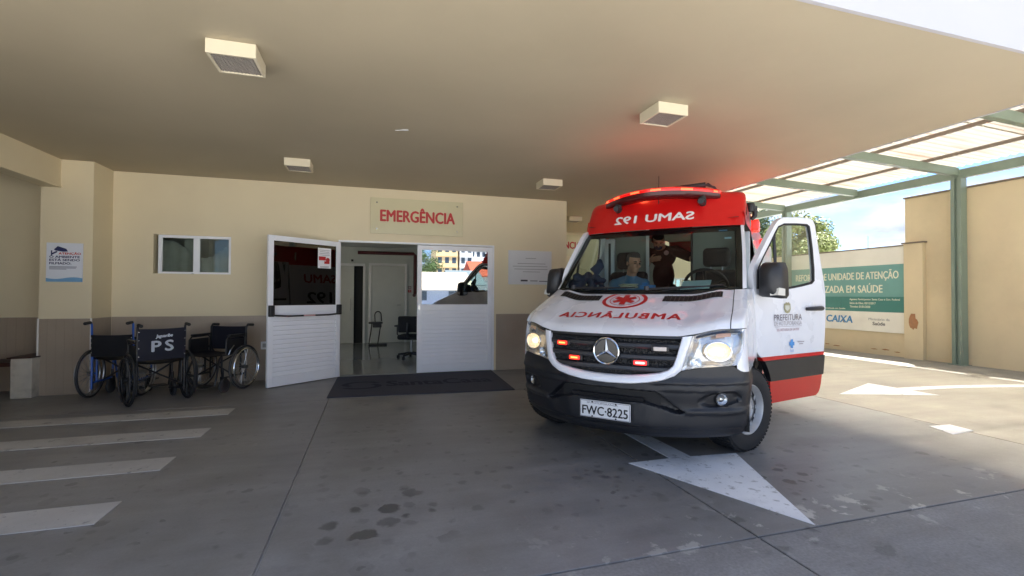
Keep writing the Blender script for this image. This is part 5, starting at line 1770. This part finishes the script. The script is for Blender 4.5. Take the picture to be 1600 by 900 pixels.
# ---- wheels
def wheel(x, b, sg, steer):
    wv = empty('wheel', (x, b, .352), R(steer)); wv.parent = amb
    o = sg
    q = MB().lathe([(.205, -.105 * o), (.225, -.112 * o), (.29, -.120 * o), (.335, -.112 * o), (.350, -.095 * o), (.353, -.05 * o), (.353, .05 * o), (.350, .095 * o), (.335, .112 * o), (.29, .120 * o), (.225, .112 * o), (.205, .100 * o)], 48, 'X')
    for k in range(64):       # tread blocks
        a = 2 * PI * k / 64
        Mx = Matrix.Rotation(a, 4, 'X')
        for y in (-.085, -.03, .03, .085):
            q.box(y - .022, y + .022, -.010, .010, .350, .3585, M=Mx)
    q.build('tyre', M_rubber, wv, smooth=True, angle=30)
    q = MB().lathe([(.207, .100 * o), (.214, .108 * o), (.208, .112 * o), (.196, .098 * o), (.186, .05 * o), (.175, .035 * o), (.150, .050 * o), (.120, .075 * o), (.098, .082 * o), (.085, .066 * o), (.075, .060 * o), (.066, .064 * o), (.060, .095 * o), (.035, .100 * o), (.0, .100 * o)], 40, 'X')
    rim = q.build('rim', mat('silver rim', (0.46, 0.47, 0.48), 0.40, metal=0.4, vary=0.1, scale=12), wv, smooth=True)
    MB().lathe([(.134, .074 * o), (.16, .064 * o), (.188, .056 * o)], 40, 'X').build('vent_ring', M_dark, wv, smooth=True)
    q = MB()
    for k in range(12):
        Mx = Matrix.Rotation(2 * PI * k / 12, 4, 'X')
        q.add([Mx @ Vector(((.080 if z < .16 else .064) * o, y, z)) for y, z in ((-.016, .132), (.016, .132), (.014, .190), (-.014, .190))], [(0, 1, 2, 3)])
    q.build('rim_bridge', rim.data.materials[0], wv)
    for k in range(6):
        a = 2 * PI * k / 6
        MB().lathe([(.014, .06 * o), (.014, .084 * o), (.008, .092 * o), (.0, .092 * o)], 8, 'X', (0, .090 * math.cos(a), .090 * math.sin(a))).build('wheel_nut', M_steel, wv, smooth=True)
    return wv
wheel(.845, 1.02, 1, -27)
wheel(-.845, 1.02, -1, -27)
wheel(.86, WB, 1, 0)
wheel(-.86, WB, -1, 0)

# ---- light bar
lb = empty('light_bar', (0, 0, 0)); lb.parent = amb
M_bar = mat('red bar lens', srgb(150, 10, 14), 0.12, vary=0.05, emit=(1.0, .008, .006), estr=.22)
M_barlit = mat('lit bar module', (0.9, 0.1, 0.05), 0.3, emit=(1.0, 0.075, 0.02), estr=.8)
arc = lambda x: 1.50 + .30 * (abs(x) / .62) ** 2.0
def bar_sec(x, prof):
    return [Vector((x, arc(x) + u, z)) for u, z in prof]
XS = lin(-.62, .62, 27)
zz = lambda x: 2.395 + .028 * (1 - (x / .62) ** 2)
up_prof = [(-.01, .0), (-.015, .022), (.015, .042), (.10, .048), (.17, .042), (.19, .022), (.185, 0)]
lo_prof = [(-.012, 0.0), (-.006, -.040), (.025, -.058), (.155, -.058), (.178, -.040), (.187, 0)]
q = MB().grid([[Vector((x, arc(x) + u, zz(x) + v)) for u, v in up_prof] for x in XS])
for x in (XS[0], XS[-1]):
    q.add([Vector((x, arc(x) + u, zz(x) + v)) for u, v in up_prof], [tuple(range(len(up_prof)))])
q.build('upper_lens', M_bar, lb, smooth=True, angle=50)
q = MB().grid([[Vector((x, arc(x) + u, zz(x) + v)) for u, v in lo_prof] for x in XS])
for x in (XS[0], XS[-1]):
    q.add([Vector((x, arc(x) + u, zz(x) + v)) for u, v in lo_prof], [tuple(range(len(lo_prof)))])
q.build('bar_base', mat('dark red plastic', srgb(70, 10, 12), 0.3), lb, smooth=True, angle=50)
for xc, hw_ in ((-.585, .022), (-.44, .045), (-.20, .055), (.03, .055), (.33, .055), (.585, .018)):
    q = MB()
    q.grid([[Vector((x, arc(x) - .020 + .004 * abs(k), zz(x) + z)) for x in lin(xc - hw_, xc + hw_, 5)] for k, z in ((1, .004), (0, .011), (0, .020), (3, .028))])
    q.build('lit_module', M_barlit, lb, smooth=True)
for x in (-.44, .46):
    q = MB()
    q.tube([(x, 1.70, 2.36), (x, 1.68, 2.31), (x, 1.76, 2.27)], [.035, .045, .03], 10)
    q.lathe([(.0, -.05), (.03, -.05), (.036, .0), (.025, .03)], 14, 'Y', (x, 1.66, 2.30))
    q.build('bar_bracket', M_black, lb, smooth=True)
q = MB()
q.tube([(-.16, 1.80, 2.485), (.47, 1.86, 2.515)], .03, 12)
q.tube([(.47, 1.86, 2.515), (.55, 1.90, 2.49), (.60, 1.95, 2.43), (.59, 1.97, 2.37)], .012, 8)
q.tube([(.45, 1.86, 2.51), (.50, 1.84, 2.52), (.56, 1.88, 2.47), (.61, 1.92, 2.44)], .010, 8)
q.build('cable_tube', M_black, lb, smooth=True)
q = MB().lathe([(.075, 2.44), (.075, 2.48), (.07, 2.485)], 20, c=(.62, 4.25, 0))
q.build('beacon_base', M_black, lb, smooth=True)
q = MB().lathe([(.068, 2.485), (.066, 2.54), (.05, 2.585), (.0, 2.60)], 20, c=(.62, 4.25, 0))
q.build('roof_beacon', M_barlit, lb, smooth=True)
for x in (.78, -.2):
    ld_ = bpy.data.lights.new('bar_glow', 'POINT')
    ld_.energy = .95 if x > 0 else .35
    ld_.color = (1.0, .16, .06)
    ld_.shadow_soft_size = .05
    lo = bpy.data.objects.new('bar_glow', ld_)
    col.objects.link(lo)
    lo.parent = lb
    lo.location = (x, 4.25 if x > 0 else 1.75, 2.50 if x > 0 else 2.53)

# ---- cab interior
q = MB()
dash_top = []
DP = [(.95, 1.325), (1.25, 1.345), (1.42, 1.36), (1.50, 1.33), (1.52, 1.20), (1.48, .95)]
q.grid([[Vector((x, b - .12 * (1 - (abs(x) / .9) ** 2) * (b < 1.3), z + .025 * math.exp(-((x - .5) / .28) ** 2) * (b > 1.2))) for x in lin(-.86, .86, 31)] for b, z in DP])
q.build('dashboard', M_int, amb, smooth=True, angle=50)
# instrument hood and steering wheel
MB().ell((.50, 1.44, 1.37), (.24, .12, .10), 18, 10).build('instrument_hood', M_int, amb, smooth=True)
q = MB()
ctr = Vector((.50, 1.66, 1.425))
nv = Vector((0, .78, .62)).normalized()
a_, b_ = Vector((1, 0, 0)), nv.cross(Vector((1, 0, 0)))
q.tube([ctr + .205 * (math.cos(2 * PI * k / 36) * a_ + math.sin(2 * PI * k / 36) * b_) for k in range(36)], .017, 8, closed=True)
for ang in (200, 340, 270):
    q.tube([ctr + nv * -.03, ctr + .2 * (math.cos(R(ang)) * a_ + math.sin(R(ang)) * b_)], .016, 6)
q.ell(ctr - nv * .03, (.07, .07, .04), 14, 8, M=nv.to_track_quat('Z', 'Y').to_matrix())
q.build('steering_wheel', M_black, amb, smooth=True)
MB().box(-.90, .90, 1.3, 5.85, .55, .60).build('floor_pan', M_int, amb)
def seat(xc, b, wd, head=True):
    s = empty('cab_seat', (xc, b, .6)); s.parent = amb
    MB().box(-wd / 2, wd / 2, -.28, .25, .28, .44).build('seat_cushion', M_seat, s, bevel=.05, seg=4)
    q = MB().box(-wd / 2, wd / 2, .20, .34, .40, 1.02)
    for i, v in enumerate(q.v):
        x, y, z = v
        f = (z - .4) / .62
        q.v[i] = (x * (1 - .12 * f), y + .14 * f, z)
    q.build('backrest', M_seat, s, bevel=.05, seg=4)
    MB().box(-wd / 2 + .05, wd / 2 - .05, -.2, .22, 0, .28).build('seat_base', M_black, s)
    if head:
        q = MB().box(-.145, .145, .33, .43, 1.05, 1.265)
        q.build('headrest', M_seat, s, bevel=.06, seg=5)
        for x in (-.06, .06):
            MB().tube([(x, .36, .98), (x, .38, 1.1)], .008, 6).build('headrest_post', M_steel, s)
seat(.535, 1.83, .50)
seat(-.50, 1.92, .52)
# partition with a gangway and lining
MB().box(-.86, -.335, 2.60, 2.64, .6, 2.30).build('partition', M_intl, amb, bevel=.01)
MB().box(.215, .86, 2.60, 2.64, .6, 2.30).build('partition', M_intl, amb, bevel=.01)
MB().box(-.355, -.315, 2.575, 2.60, .6, 2.28).build('partition_post', M_white, amb, bevel=.006)
MB().box(.195, .215, 2.57, 2.645, .6, 2.28).build('partition_post', M_black, amb, bevel=.004)
MB().box(-.315, .195, 2.60, 2.64, 2.13, 2.32).build('partition_header', M_int, amb)
MB().grid([[Vector((x, b, 2.12 + .14 * sm(1.7, 2.2, b))) for x in lin(-.80, .80, 9)] for b in (1.70, 1.95, 2.2, 2.62)]).build('headliner', mat('dark headliner', srgb(70, 70, 70), 0.9), amb)
MB().grid([[Vector((x, b, 2.36)) for x in (-.76, 0, .76)] for b in (2.64, 5.85)]).build('headliner', M_intl, amb)
for sg in (-1, 1):
    MB().grid([[Vector((sg * (side_x(z) - .05), b, z)) for b in (2.66, 5.84)] for z in lin(.6, 2.3, 7)]).build('side_lining', M_intl, amb)
MB().box(-.80, -.30, 3.6, 5.5, .6, 1.02).build('stretcher_base', M_intl, amb, bevel=.02)
# belt on the pillar
MB().box(-.79, -.765, 2.38, 2.40, .9, 2.0).build('seat_belt', M_black, amb)

# ================================================================== WHEELCHAIRS
M_cloth = mat('navy wheelchair cloth', srgb(9, 12, 30), 0.75, vary=0.12, scale=10, bump=0.2, bscale=150)
M_cloth2 = mat('black wheelchair cloth', srgb(10, 11, 18), 0.8, vary=0.12, scale=10, bump=0.2, bscale=150)
M_fblack = mat('black frame paint', (0.018, 0.018, 0.02), 0.35)
M_fblue = mat('blue frame paint', srgb(40, 92, 178), 0.3)
M_tyreg = mat('grey chair tyre', srgb(58, 58, 60), 0.7)
M_wheelp = mat('spoke plastic', (0.02, 0.02, 0.022), 0.4)
def wheelchair(loc, rot, label, W_=.46, back_z=.90, frame=M_fblack, cloth=M_cloth, spokes='mag', rimcol=M_steel, handle_z=.95, foot=True, arms=True, fold=1.0):
    t = empty('wheelchair', (loc[0], loc[1], 0), R(rot), label, 'wheelchair', 'wheelchairs parked by the wall')
    h = W_ / 2
    wx = h + .06
    for sg in (-1, 1):
        wh = empty('wheel', (sg * wx, 0, .305)); wh.parent = t
        C_ = lambda r, x, n=40: [(x, r * math.cos(2 * PI * k / n), r * math.sin(2 * PI * k / n)) for k in range(n)]
        MB().tube(C_(.290, 0), .0155, 8, closed=True).build('tyre', M_rubber if spokes == 'mag' else M_tyreg, wh, smooth=True)
        MB().tube(C_(.270, 0), .010, 6, closed=True).build('rim', M_wheelp if spokes == 'mag' else M_steel, wh, smooth=True)
        MB().tube(C_(.255, sg * .035), .009, 6, closed=True).build('hand_rim', rimcol, wh, smooth=True)
        q = MB()
        if spokes == 'mag':
            for k in range(8):
                a = 2 * PI * k / 8
                q.tube([(0, .03 * math.cos(a), .03 * math.sin(a)), (0, .265 * math.cos(a), .265 * math.sin(a))], [.014, .010], 6)
        else:
            for k in range(24):
                a = 2 * PI * k / 24
                q.tube([(sg * .02 * (-1) ** k, .025 * math.cos(a + .3), .025 * math.sin(a + .3)), (0, .267 * math.cos(a), .267 * math.sin(a))], .0022, 4)
        q.lathe([(.0, -.035), (.028, -.035), (.03, .035), (.0, .035)], 14, 'X')
        q.build('spokes', M_wheelp if spokes == 'mag' else M_steel, wh, smooth=True)
        # castor
        cs = empty('castor', (sg * h * fold, .34, 0)); cs.parent = t
        MB().lathe([(.05, -.016), (.085, -.018), (.095, -.012), (.095, .012), (.085, .018), (.05, .016), (.02, .02), (.0, .02)], 22, 'X', (0, -.03, .095)).build('castor_wheel', M_tyreg, cs, smooth=True)
        q = MB()
        for x in (-.026, .026):
            q.box(x - .003, x + .003, -.045, .012, .085, .22)
        q.tube([(0, 0, .215), (0, 0, .31)], .016, 8)
        q.build('fork', M_fblack, cs)
        # side frame
        q = MB()
        q.tube([(sg * h, -.10, .50), (sg * h, -.11, back_z - .01)], .012, 8)
        q.tube([(sg * h, -.10, .12), (sg * h, -.10, .52)], .012, 8)
        q.tube([(sg * h, -.10, .50), (sg * h, .36, .50), (sg * h, .40, .46), (sg * h, .46, .18)], .012, 8)
        q.tube([(sg * h, -.10, .20), (sg * h, .34, .20), (sg * h, .36, .30), (sg * h, .36, .50)], .012, 8)
        q.tube([(sg * h, 0, .20), (sg * h, 0, .50)], .012, 8)
        q.tube([(sg * h, 0, .305), (sg * (wx + .02), 0, .305)], .012, 8)
        q.build('side_frame', frame, t, smooth=True)
        q = MB()
        q.tube([(sg * h, -.11, back_z - .03), (sg * h, -.115, handle_z - .03), (sg * h, -.135, handle_z), (sg * h, -.22, handle_z - .005)], .0125, 8)
        q.build('handle_tube', frame, t, smooth=True)
        MB().tube([(sg * h, -.145, handle_z), (sg * h, -.25, handle_z - .008)], [.018, .020], 10).build('grip', M_rubber, t, smooth=True)
        if arms:
            q = MB()
            q.tube([(sg * h, -.09, .52), (sg * h, -.09, .70), (sg * h, -.05, .73), (sg * h, .24, .73), (sg * h, .28, .69), (sg * h, .28, .50)], .011, 8)
            q.build('arm_tube', frame, t, smooth=True)
            MB().box(sg * h - .025, sg * h + .025, -.07, .24, .735, .765).build('armrest', M_black, t, bevel=.01)
            MB().box(sg * h - .004, sg * h + .004, -.06, .26, .51, .70).build('skirt_guard', M_fblack, t)
        if foot:
            q = MB()
            q.box(sg * .03, sg * (h - .01), .44, .62, .115, .130)
            q.build('footplate', M_black, t, bevel=.006)
            MB().tube([(sg * h, .45, .22), (sg * (h - .01), .47, .12)], .010, 6).build('foot_tube', frame, t)
        # brake lever
        MB().tube([(sg * (h + .02), .26, .50), (sg * (h + .03), .24, .56), (sg * (h + .03), .17, .62)], .007, 6).build('brake_lever', M_steel, t)
    # sling back with slight sag, sling seat
    q = MB()
    for off in (0, .012):
        q.grid([[Vector((x, -.118 - .03 * (1 - (x / h) ** 2) * math.sin(PI * (z - .52) / (back_z - .52) * .8 + .3) - off, z - .008 * (1 - (x / h) ** 2) * (z > back_z - .05))) for x in lin(-h, h, 13)] for z in lin(.53, back_z, 9)])
    bk = q.build('backrest', cloth, t, smooth=True)
    q = MB()
    for off in (0, .015):
        q.grid([[Vector((x, y, .515 - .025 * (1 - (x / h) ** 2) - off)) for x in lin(-h, h, 11)] for y in lin(-.09, .36, 6)])
    q.build('seat', cloth, t, smooth=True)
    q = MB()
    q.tube([(-h, .12, .20), (h, .14, .49)], .011, 8)
    q.tube([(h, .12, .20), (-h, .10, .49)], .011, 8)
    q.build('cross_brace', M_fblack, t, smooth=True)
    q = MB()
    for sg in (-1, 1):
        for z in lin(.58, back_z - .04, 4):
            q.ell((sg * (h - .008), -.134, z), (.007, .005, .007), 8, 6)
    q.build('back_rivet', M_chrome, bk, smooth=True)
    return t, bk
c1, _ = wheelchair((-3.14, 7.14), -2, 'leftmost wheelchair with blue push handles beside the column', W_=.44, back_z=.80, frame=M_fblue, cloth=M_cloth2, spokes='wire', rimcol=M_steel, handle_z=.955)
c2, bk2 = wheelchair((-2.50, 6.64), 35, 'middle wheelchair with white PS letters painted on its navy back', W_=.47, back_z=.905, frame=M_fblack, spokes='mag', rimcol=M_tyreg, handle_z=.95)
c3, _ = wheelchair((-2.03, 7.42), 157, 'rightmost navy wheelchair facing out, with bright steel wheel rims', W_=.54, back_z=.86, frame=M_fblack, spokes='wire', rimcol=M_chrome, handle_z=.88)
M_lett = mat('white brush lettering', srgb(214, 220, 228), 0.6, vary=0.05)
text('lettering', 'PS', .2, M_lett, lambda u, v, ww: (u - .01, -.166, .690 + v + .02 * u), c2, width=.21, height=.125, extrude=0, bold=.006, space=1.35)
text('brand_lettering', 'Jaguaribe', .1, M_lett, lambda u, v, ww: (u + .01, -.166, .815 + v + .05 * u), c2, width=.165, height=.048, extrude=0, bold=.003, shear=.2)

# ================================================================== LOBBY FURNITURE
t = empty('folding_trolley', (0.03, 12.55, .006), 0, 'small black trolley with hoop handle in the lobby', 'trolley')
q = MB()
q.box(-.16, .30, -.16, .16, 0.005, .03)
q.build('base_plate', M_black, t, bevel=.008)
for x in (-.12, .10):
    MB().tube([(x - .03, .0, .03), (x + .05, 0, .60)], .014, 8).build('post', M_black, t, smooth=True)
MB().box(-.16, .19, -.12, .12, .56, .60).build('tray', M_black, t, bevel=.01)
MB().box(-.06, .16, -.09, .09, .46, .56).build('box', M_black, t, bevel=.01)
MB().tube([(0.0, 0, .60), (-.01, 0, .76)] + [(.07 + .08 * math.cos(R(a)), 0, .78 + .09 * math.sin(R(a))) for a in range(180, -1, -20)] + [(.16, 0, .62)], .014, 8).build('hoop_handle', M_black, t, smooth=True)
t = empty('swivel_chair', (0.74, 9.75, .006), R(160), 'black padded swivel chair half hidden behind the closed door leaf', 'chair')
MB().box(-.24, .24, -.22, .22, .40, .50).build('seat', M_seat, t, bevel=.045, seg=4)
MB().box(-.21, .21, .18, .26, .55, .88).build('backrest', M_seat, t, bevel=.035, seg=4)
MB().tube([(0, .24, .44), (0, .30, .6), (0, .27, .75)], .025, 8).build('back_arm', M_black, t)
MB().tube([(0, 0, .10), (0, 0, .40)], .03, 12).build('gas_column', M_steel, t, smooth=True)
for k in range(5):
    a = 2 * PI * k / 5
    q = MB().tube([(0, 0, .12), (.27 * math.cos(a), .27 * math.sin(a), .085)], [.03, .018], 8)
    q.build('base_arm', M_black, t, smooth=True)
    MB().lathe([(.0, -.022), (.035, -.022), (.035, .022), (.0, .022)], 14, 'X', (.27 * math.cos(a), .27 * math.sin(a), .036)).build('castor', M_black, t, smooth=True)
for sg in (-1, 1):
    MB().tube([(sg * .22, .05, .45), (sg * .28, .05, .5), (sg * .28, .05, .66)], .013, 8).build('arm_post', M_black, t, smooth=True)
    MB().box(sg * .28 - .03, sg * .28 + .03, -.10, .16, .66, .69).build('armrest', M_black, t, bevel=.01)

# ================================================================== PEOPLE in the cab
AL, AR = Vector((1.728, 3.268, 0)), R(-47.18)
def amb_place(o, x, b, z):
    v = Matrix.Rotation(AR, 3, 'Z') @ Vector((x, b, z))
    o.location = AL + v
    o.rotation_euler = (0, 0, AR)
M_skin = mat('skin', srgb(186, 138, 112), 0.5, vary=0.08, scale=25)
M_hair = mat('grey hair', srgb(72, 68, 66), 0.8, vary=0.3, scale=60, bump=0.5)
M_hairb = mat('black hair', srgb(22, 20, 20), 0.7, vary=0.3, scale=60, bump=0.5)
M_shirt = mat('light blue shirt', srgb(98, 140, 174), 0.8, vary=0.06, scale=8)
M_maroon = mat('dark maroon uniform', srgb(36, 12, 15), 0.85, vary=0.12, scale=8)
M_trous = mat('dark trousers', srgb(34, 36, 46), 0.85, vary=0.1)
def limb(q, pts, rs, n=12):
    q.tube(pts, rs, n)
    for p, r in zip(pts, rs):
        q.ell(p, (r, r, r), n, 8)
def remesh(o, vox, it=6):
    m = o.modifiers.new('merge', 'REMESH')
    m.mode = 'VOXEL'
    m.voxel_size = vox
    m.use_smooth_shade = True
    s = o.modifiers.new('soften', 'SMOOTH')
    s.factor = .5
    s.iterations = it
def head_parts(q, C_, Mh):
    def e(c, r):
        q.ell(C_ + Mh @ Vector(c), r, 14, 10, M=Mh)
    e((0, .012, .030), (.074, .092, .092))
    e((0, -.020, -.040), (.060, .068, .082))
    e((0, -.066, -.098), (.028, .022, .022))
    e((0, -.045, -.085), (.046, .040, .030))
    e((0, -.100, -.030), (.013, .018, .014))
    e((0, -.090, -.010), (.009, .014, .028))
    e((0, -.076, .018), (.052, .016, .012))
    e((.034, -.066, -.032), (.024, .020, .022)); e((-.034, -.066, -.032), (.024, .020, .022))
    e((0, -.084, -.066), (.024, .010, .006)); e((0, -.083, -.077), (.021, .010, .006))
    for s in (-1, 1):
        e((s * .075, .012, -.012), (.010, .020, .030))
def hand_parts(q, wrist, d, side, up):
    """palm and five curled fingers leaving the wrist along d; side = thumb side, up = back of the hand"""
    d, side, up = d.normalized(), side.normalized(), up.normalized()
    Mh = Matrix((side, d, up)).transposed()
    q.ell(wrist + d * .045, (.040, .050, .016), 14, 10, M=Mh)
    for k, (o, L) in enumerate(((.030, .070), (.010, .078), (-.010, .073), (-.029, .058))):
        a = wrist + d * .085 + side * o
        b = a + d * L * .45 - up * .010
        c = b + d * L * .32 - up * .022
        e = c + d * L * .12 - up * .020
        limb(q, [a, b, c, e], [.0095, .009, .008, .007], 8)
    a = wrist + d * .025 + side * .034
    limb(q, [a, a + side * .025 + d * .025 - up * .008, a + side * .030 + d * .055 - up * .016], [.011, .010, .008], 8)
def hair_cap(C_, Mh, m, parent, front=.058, low=-.055, grow=.007):
    q = MB()
    n, mm = 30, 22
    vs, keep = [], []
    for i in range(mm + 1):
        t = PI * i / mm
        for k in range(n):
            a = 2 * PI * k / n
            p = Vector((math.sin(t) * math.cos(a) * (.074 + grow), .012 + math.sin(t) * math.sin(a) * (.092 + grow), .030 + math.cos(t) * (.092 + grow)))
            keep.append(p.z > (front if p.y < -.02 else (low + .02 if p.y < .03 else low)))
            vs.append(C_ + Mh @ p)
    fs = []
    for i in range(mm):
        for k in range(n):
            f = (i * n + k, (i + 1) * n + k, (i + 1) * n + (k + 1) % n, i * n + (k + 1) % n)
            if all(keep[j] for j in f):
                fs.append(f)
    q.add(vs, fs)
    o = q.build('hair', m, parent, smooth=True)
    so = o.modifiers.new('thick', 'SOLIDIFY')
    so.thickness = .008
    so.offset = -1
    return o
def eyes(C_, Mh, parent):
    for s in (-1, 1):
        MB().ell(C_ + Mh @ Vector((s * .030, -.0785, .000)), (.012, .006, .006), 10, 8, M=Mh).build('eye', mat('eye', (0.03, 0.025, 0.02), 0.2), parent, smooth=True)
        MB().tube([C_ + Mh @ Vector((s * .014, -.092, .022)), C_ + Mh @ Vector((s * .032, -.091, .028)), C_ + Mh @ Vector((s * .050, -.080, .022))], .0045, 6).build('eyebrow', M_hairb, parent, smooth=True)

# seated man: coordinates relative to a point on the cab floor
ox, ob, oz = -.42, 2.0, .60
V = lambda x, b, z: Vector((x - ox, b - ob, z - oz))
hd = V(-.345, 1.985, 1.71)
Mh = (Matrix.Rotation(R(48), 3, 'Z') @ Matrix.Rotation(R(12), 3, 'X'))
q = MB()
head_parts(q, hd, Mh)
limb(q, [V(-.37, 2.03, 1.66), V(-.40, 2.06, 1.52)], [.056, .062])
q.ell(V(-.42, 2.08, 1.38), (.175, .10, .17)); q.ell(V(-.42, 2.06, 1.15), (.165, .11, .20))
for s in (-1, 1):
    limb(q, [V(-.42 + s * .175, 2.06, 1.46), V(-.42 + s * .24, 1.98, 1.22), V(-.42 + s * .16, 1.74, 1.16)], [.058, .045, .032])
    hand_parts(q, V(-.42 + s * .16, 1.74, 1.16), Vector((-s * .35, -.9, -.1)), Vector((-s, 0, .1)), Vector((0, 0, 1)))
    limb(q, [V(-.42 + s * .09, 2.02, 1.08), V(-.42 + s * .12, 1.62, 1.08), V(-.42 + s * .12, 1.56, .70)], [.085, .062, .045])
    limb(q, [V(-.42 + s * .12, 1.56, .66), V(-.42 + s * .13, 1.42, .635)], [.042, .036])
p1 = q.build('person', M_skin)
amb_place(p1, ox, ob, oz)
remesh(p1, .0075, 3)
tag(p1, 'grey haired man in light blue shirt sitting in the ambulance cab', 'person')
hair_cap(hd, Mh, M_hair, p1, front=.062)
eyes(hd, Mh, p1)
q = MB()
q.ell(V(-.42, 2.08, 1.38), (.192, .118, .172)); q.ell(V(-.42, 2.06, 1.14), (.182, .128, .20))
limb(q, [V(-.395, 2.055, 1.545), V(-.40, 2.07, 1.48)], [.066, .085])
for s in (-1, 1):
    limb(q, [V(-.42 + s * .06, 2.07, 1.50), V(-.42 + s * .18, 2.06, 1.455), V(-.42 + s * .235, 1.99, 1.25)], [.06, .070, .062])
sh = q.build('shirt', M_shirt, p1)
remesh(sh, .010, 4)
q = MB()
for s in (-1, 1):
    limb(q, [V(-.42 + s * .09, 2.04, 1.07), V(-.42 + s * .12, 1.61, 1.08), V(-.42 + s * .12, 1.55, .72)], [.10, .076, .06])
    limb(q, [V(-.42, 2.06, 1.08), V(-.42 + s * .09, 2.03, 1.07)], [.11, .10])
tr_ = q.build('trousers', M_trous, p1)
remesh(tr_, .012, 4)

# standing paramedic leaning in the gangway
ox, ob, oz = -.28, 3.25, .60
hd = V(-.27, 2.88, 2.06)
Mh = (Matrix.Rotation(R(18), 3, 'Z') @ Matrix.Rotation(R(38), 3, 'X'))
q = MB()
head_parts(q, hd, Mh)
limb(q, [V(-.27, 2.94, 2.02), V(-.26, 3.04, 1.97)], [.055, .062])
q.ell(V(-.25, 3.08, 1.86), (.16, .10, .15)); q.ell(V(-.26, 3.15, 1.62), (.13, .095, .20))
arm_l = [V(-.08, 3.06, 1.93), V(.12, 2.97, 1.83), V(.30, 2.80, 1.72)]
arm_r = [V(-.43, 3.05, 1.91), V(-.50, 2.98, 1.66), V(-.37, 2.84, 1.80)]
limb(q, arm_l, [.058, .044, .031]); limb(q, arm_r, [.058, .044, .031])
hand_parts(q, arm_l[2], Vector((.8, -.4, -.2)), Vector((.4, .8, .1)), Vector((0, -.2, 1)))
hand_parts(q, arm_r[2], Vector((.75, -.35, .10)), Vector((0, -.2, 1)), Vector((-.3, -.9, 0)))
for s in (-1, 1):
    limb(q, [V(-.27 + s * .09, 3.2, 1.42), V(-.27 + s * .10, 3.16, 1.02), V(-.27 + s * .10, 3.26, .68)], [.085, .062, .045])
    limb(q, [V(-.27 + s * .10, 3.27, .66), V(-.27 + s * .11, 3.13, .635)], [.042, .036])
p2 = q.build('person', M_skin)
amb_place(p2, ox, ob, oz)
remesh(p2, .0075, 3)
tag(p2, 'paramedic in dark maroon uniform leaning in behind the ambulance seats', 'person')
hair_cap(hd, Mh, M_hairb, p2, front=.05)
eyes(hd, Mh, p2)
q = MB()
q.ell(hd + Mh @ Vector((0, -.062, -.062)), (.056, .048, .040), M=Mh)
q.build('face_mask', mat('dark blue mask', srgb(24, 34, 72), 0.8), p2, smooth=True)
q = MB()
q.ell(V(-.25, 3.08, 1.86), (.178, .118, .160)); q.ell(V(-.26, 3.15, 1.60), (.150, .115, .24))
limb(q, [V(-.25, 3.06, 1.90), arm_l[0], arm_l[0].lerp(arm_l[1], .95)], [.09, .078, .066])
limb(q, [V(-.26, 3.06, 1.90), arm_r[0], arm_r[0].lerp(arm_r[1], .8)], [.09, .078, .064])
ja = q.build('uniform_jacket', M_maroon, p2)
remesh(ja, .010, 4)
q = MB()
for s in (-1, 1):
    limb(q, [V(-.27, 3.2, 1.42), V(-.27 + s * .09, 3.2, 1.40), V(-.27 + s * .10, 3.15, 1.02), V(-.27 + s * .10, 3.25, .70)], [.105, .10, .078, .065])
tr_ = q.build('trousers', M_maroon, p2)
remesh(tr_, .012, 4)
MB().lathe([(.0, -.004), (.030, -.003), (.033, .004)], 18, 'Y', V(-.18, 2.958, 1.90)).build('chest_badge', mat('badge cloth', srgb(190, 150, 150), 0.7), p2)

# ---- things lying on the dashboard
q = MB()
rnd = random.Random(2)
for k in range(16):
    q.ell((rnd.uniform(-.13, .13), rnd.uniform(-.10, .10), rnd.uniform(.0, .20) * (1 - .3 * rnd.random())), (rnd.uniform(.04, .085), rnd.uniform(.03, .07), rnd.uniform(.025, .06)), 10, 8, M=Matrix.Rotation(rnd.uniform(0, 3), 3, 'Y') @ Matrix.Rotation(rnd.uniform(0, 3), 3, 'Z'))
q.tube([(-.10, 0, .16), (-.20, .02, .05), (-.30, .02, .01)], [.07, .055, .03], 10)
q.tube([(.05, 0, .20), (.12, .02, .28), (.10, .05, .34)], [.06, .05, .03], 10)
jk = q.build('jacket', mat('dark blue cloth', srgb(44, 56, 84), 0.9, vary=0.25, scale=14, bump=0.6, bscale=30))
remesh(jk, .010, 3)
amb_place(jk, -.66, 1.36, 1.37)
tag(jk, 'crumpled dark blue jacket heaped on the passenger side of the dashboard', 'jacket')
q = MB().grid([[Vector((x, y, .004 * math.sin(9 * x) + .5 * y)) for x in lin(-.13, .13, 7)] for y in lin(-.09, .09, 4)])
q.grid([[Vector((x, y, -.002 + .004 * math.sin(9 * x) + .5 * y)) for x in lin(-.13, .13, 7)] for y in lin(-.09, .09, 4)])
pp = q.build('paper_sheet', mat('pale blue paper', srgb(170, 206, 216), 0.7))
amb_place(pp, .47, 1.22, 1.425)
tag(pp, 'pale blue paper sheet on the dashboard before the steering wheel', 'paper')
q = MB()
for k in range(4):
    a = .25 * k
    q.box(-.085, .085, -.06, .06, .010 * k, .010 * k + .008, M=Matrix.Rotation(a, 4, 'Z') @ Matrix.Rotation(.1 * (-1) ** k, 4, 'X'))
pk2 = q.build('paper_stack', mat('cream paper', srgb(214, 214, 190), 0.7), bevel=.002)
amb_place(pk2, -.22, 1.36, 1.40)
tag(pk2, 'loose cream papers on the dashboard before the seated man', 'paper')
q = MB().box(-.07, .07, -.05, .05, 0, .045)
q.box(-.05, .0, -.03, .03, .046, .07)
gb = q.build('glove_box', mat('bright blue carton', srgb(70, 140, 205), 0.6), bevel=.006)
amb_place(gb, -.02, 1.36, 1.385)
tag(gb, 'small bright blue carton on the middle of the dashboard', 'carton')
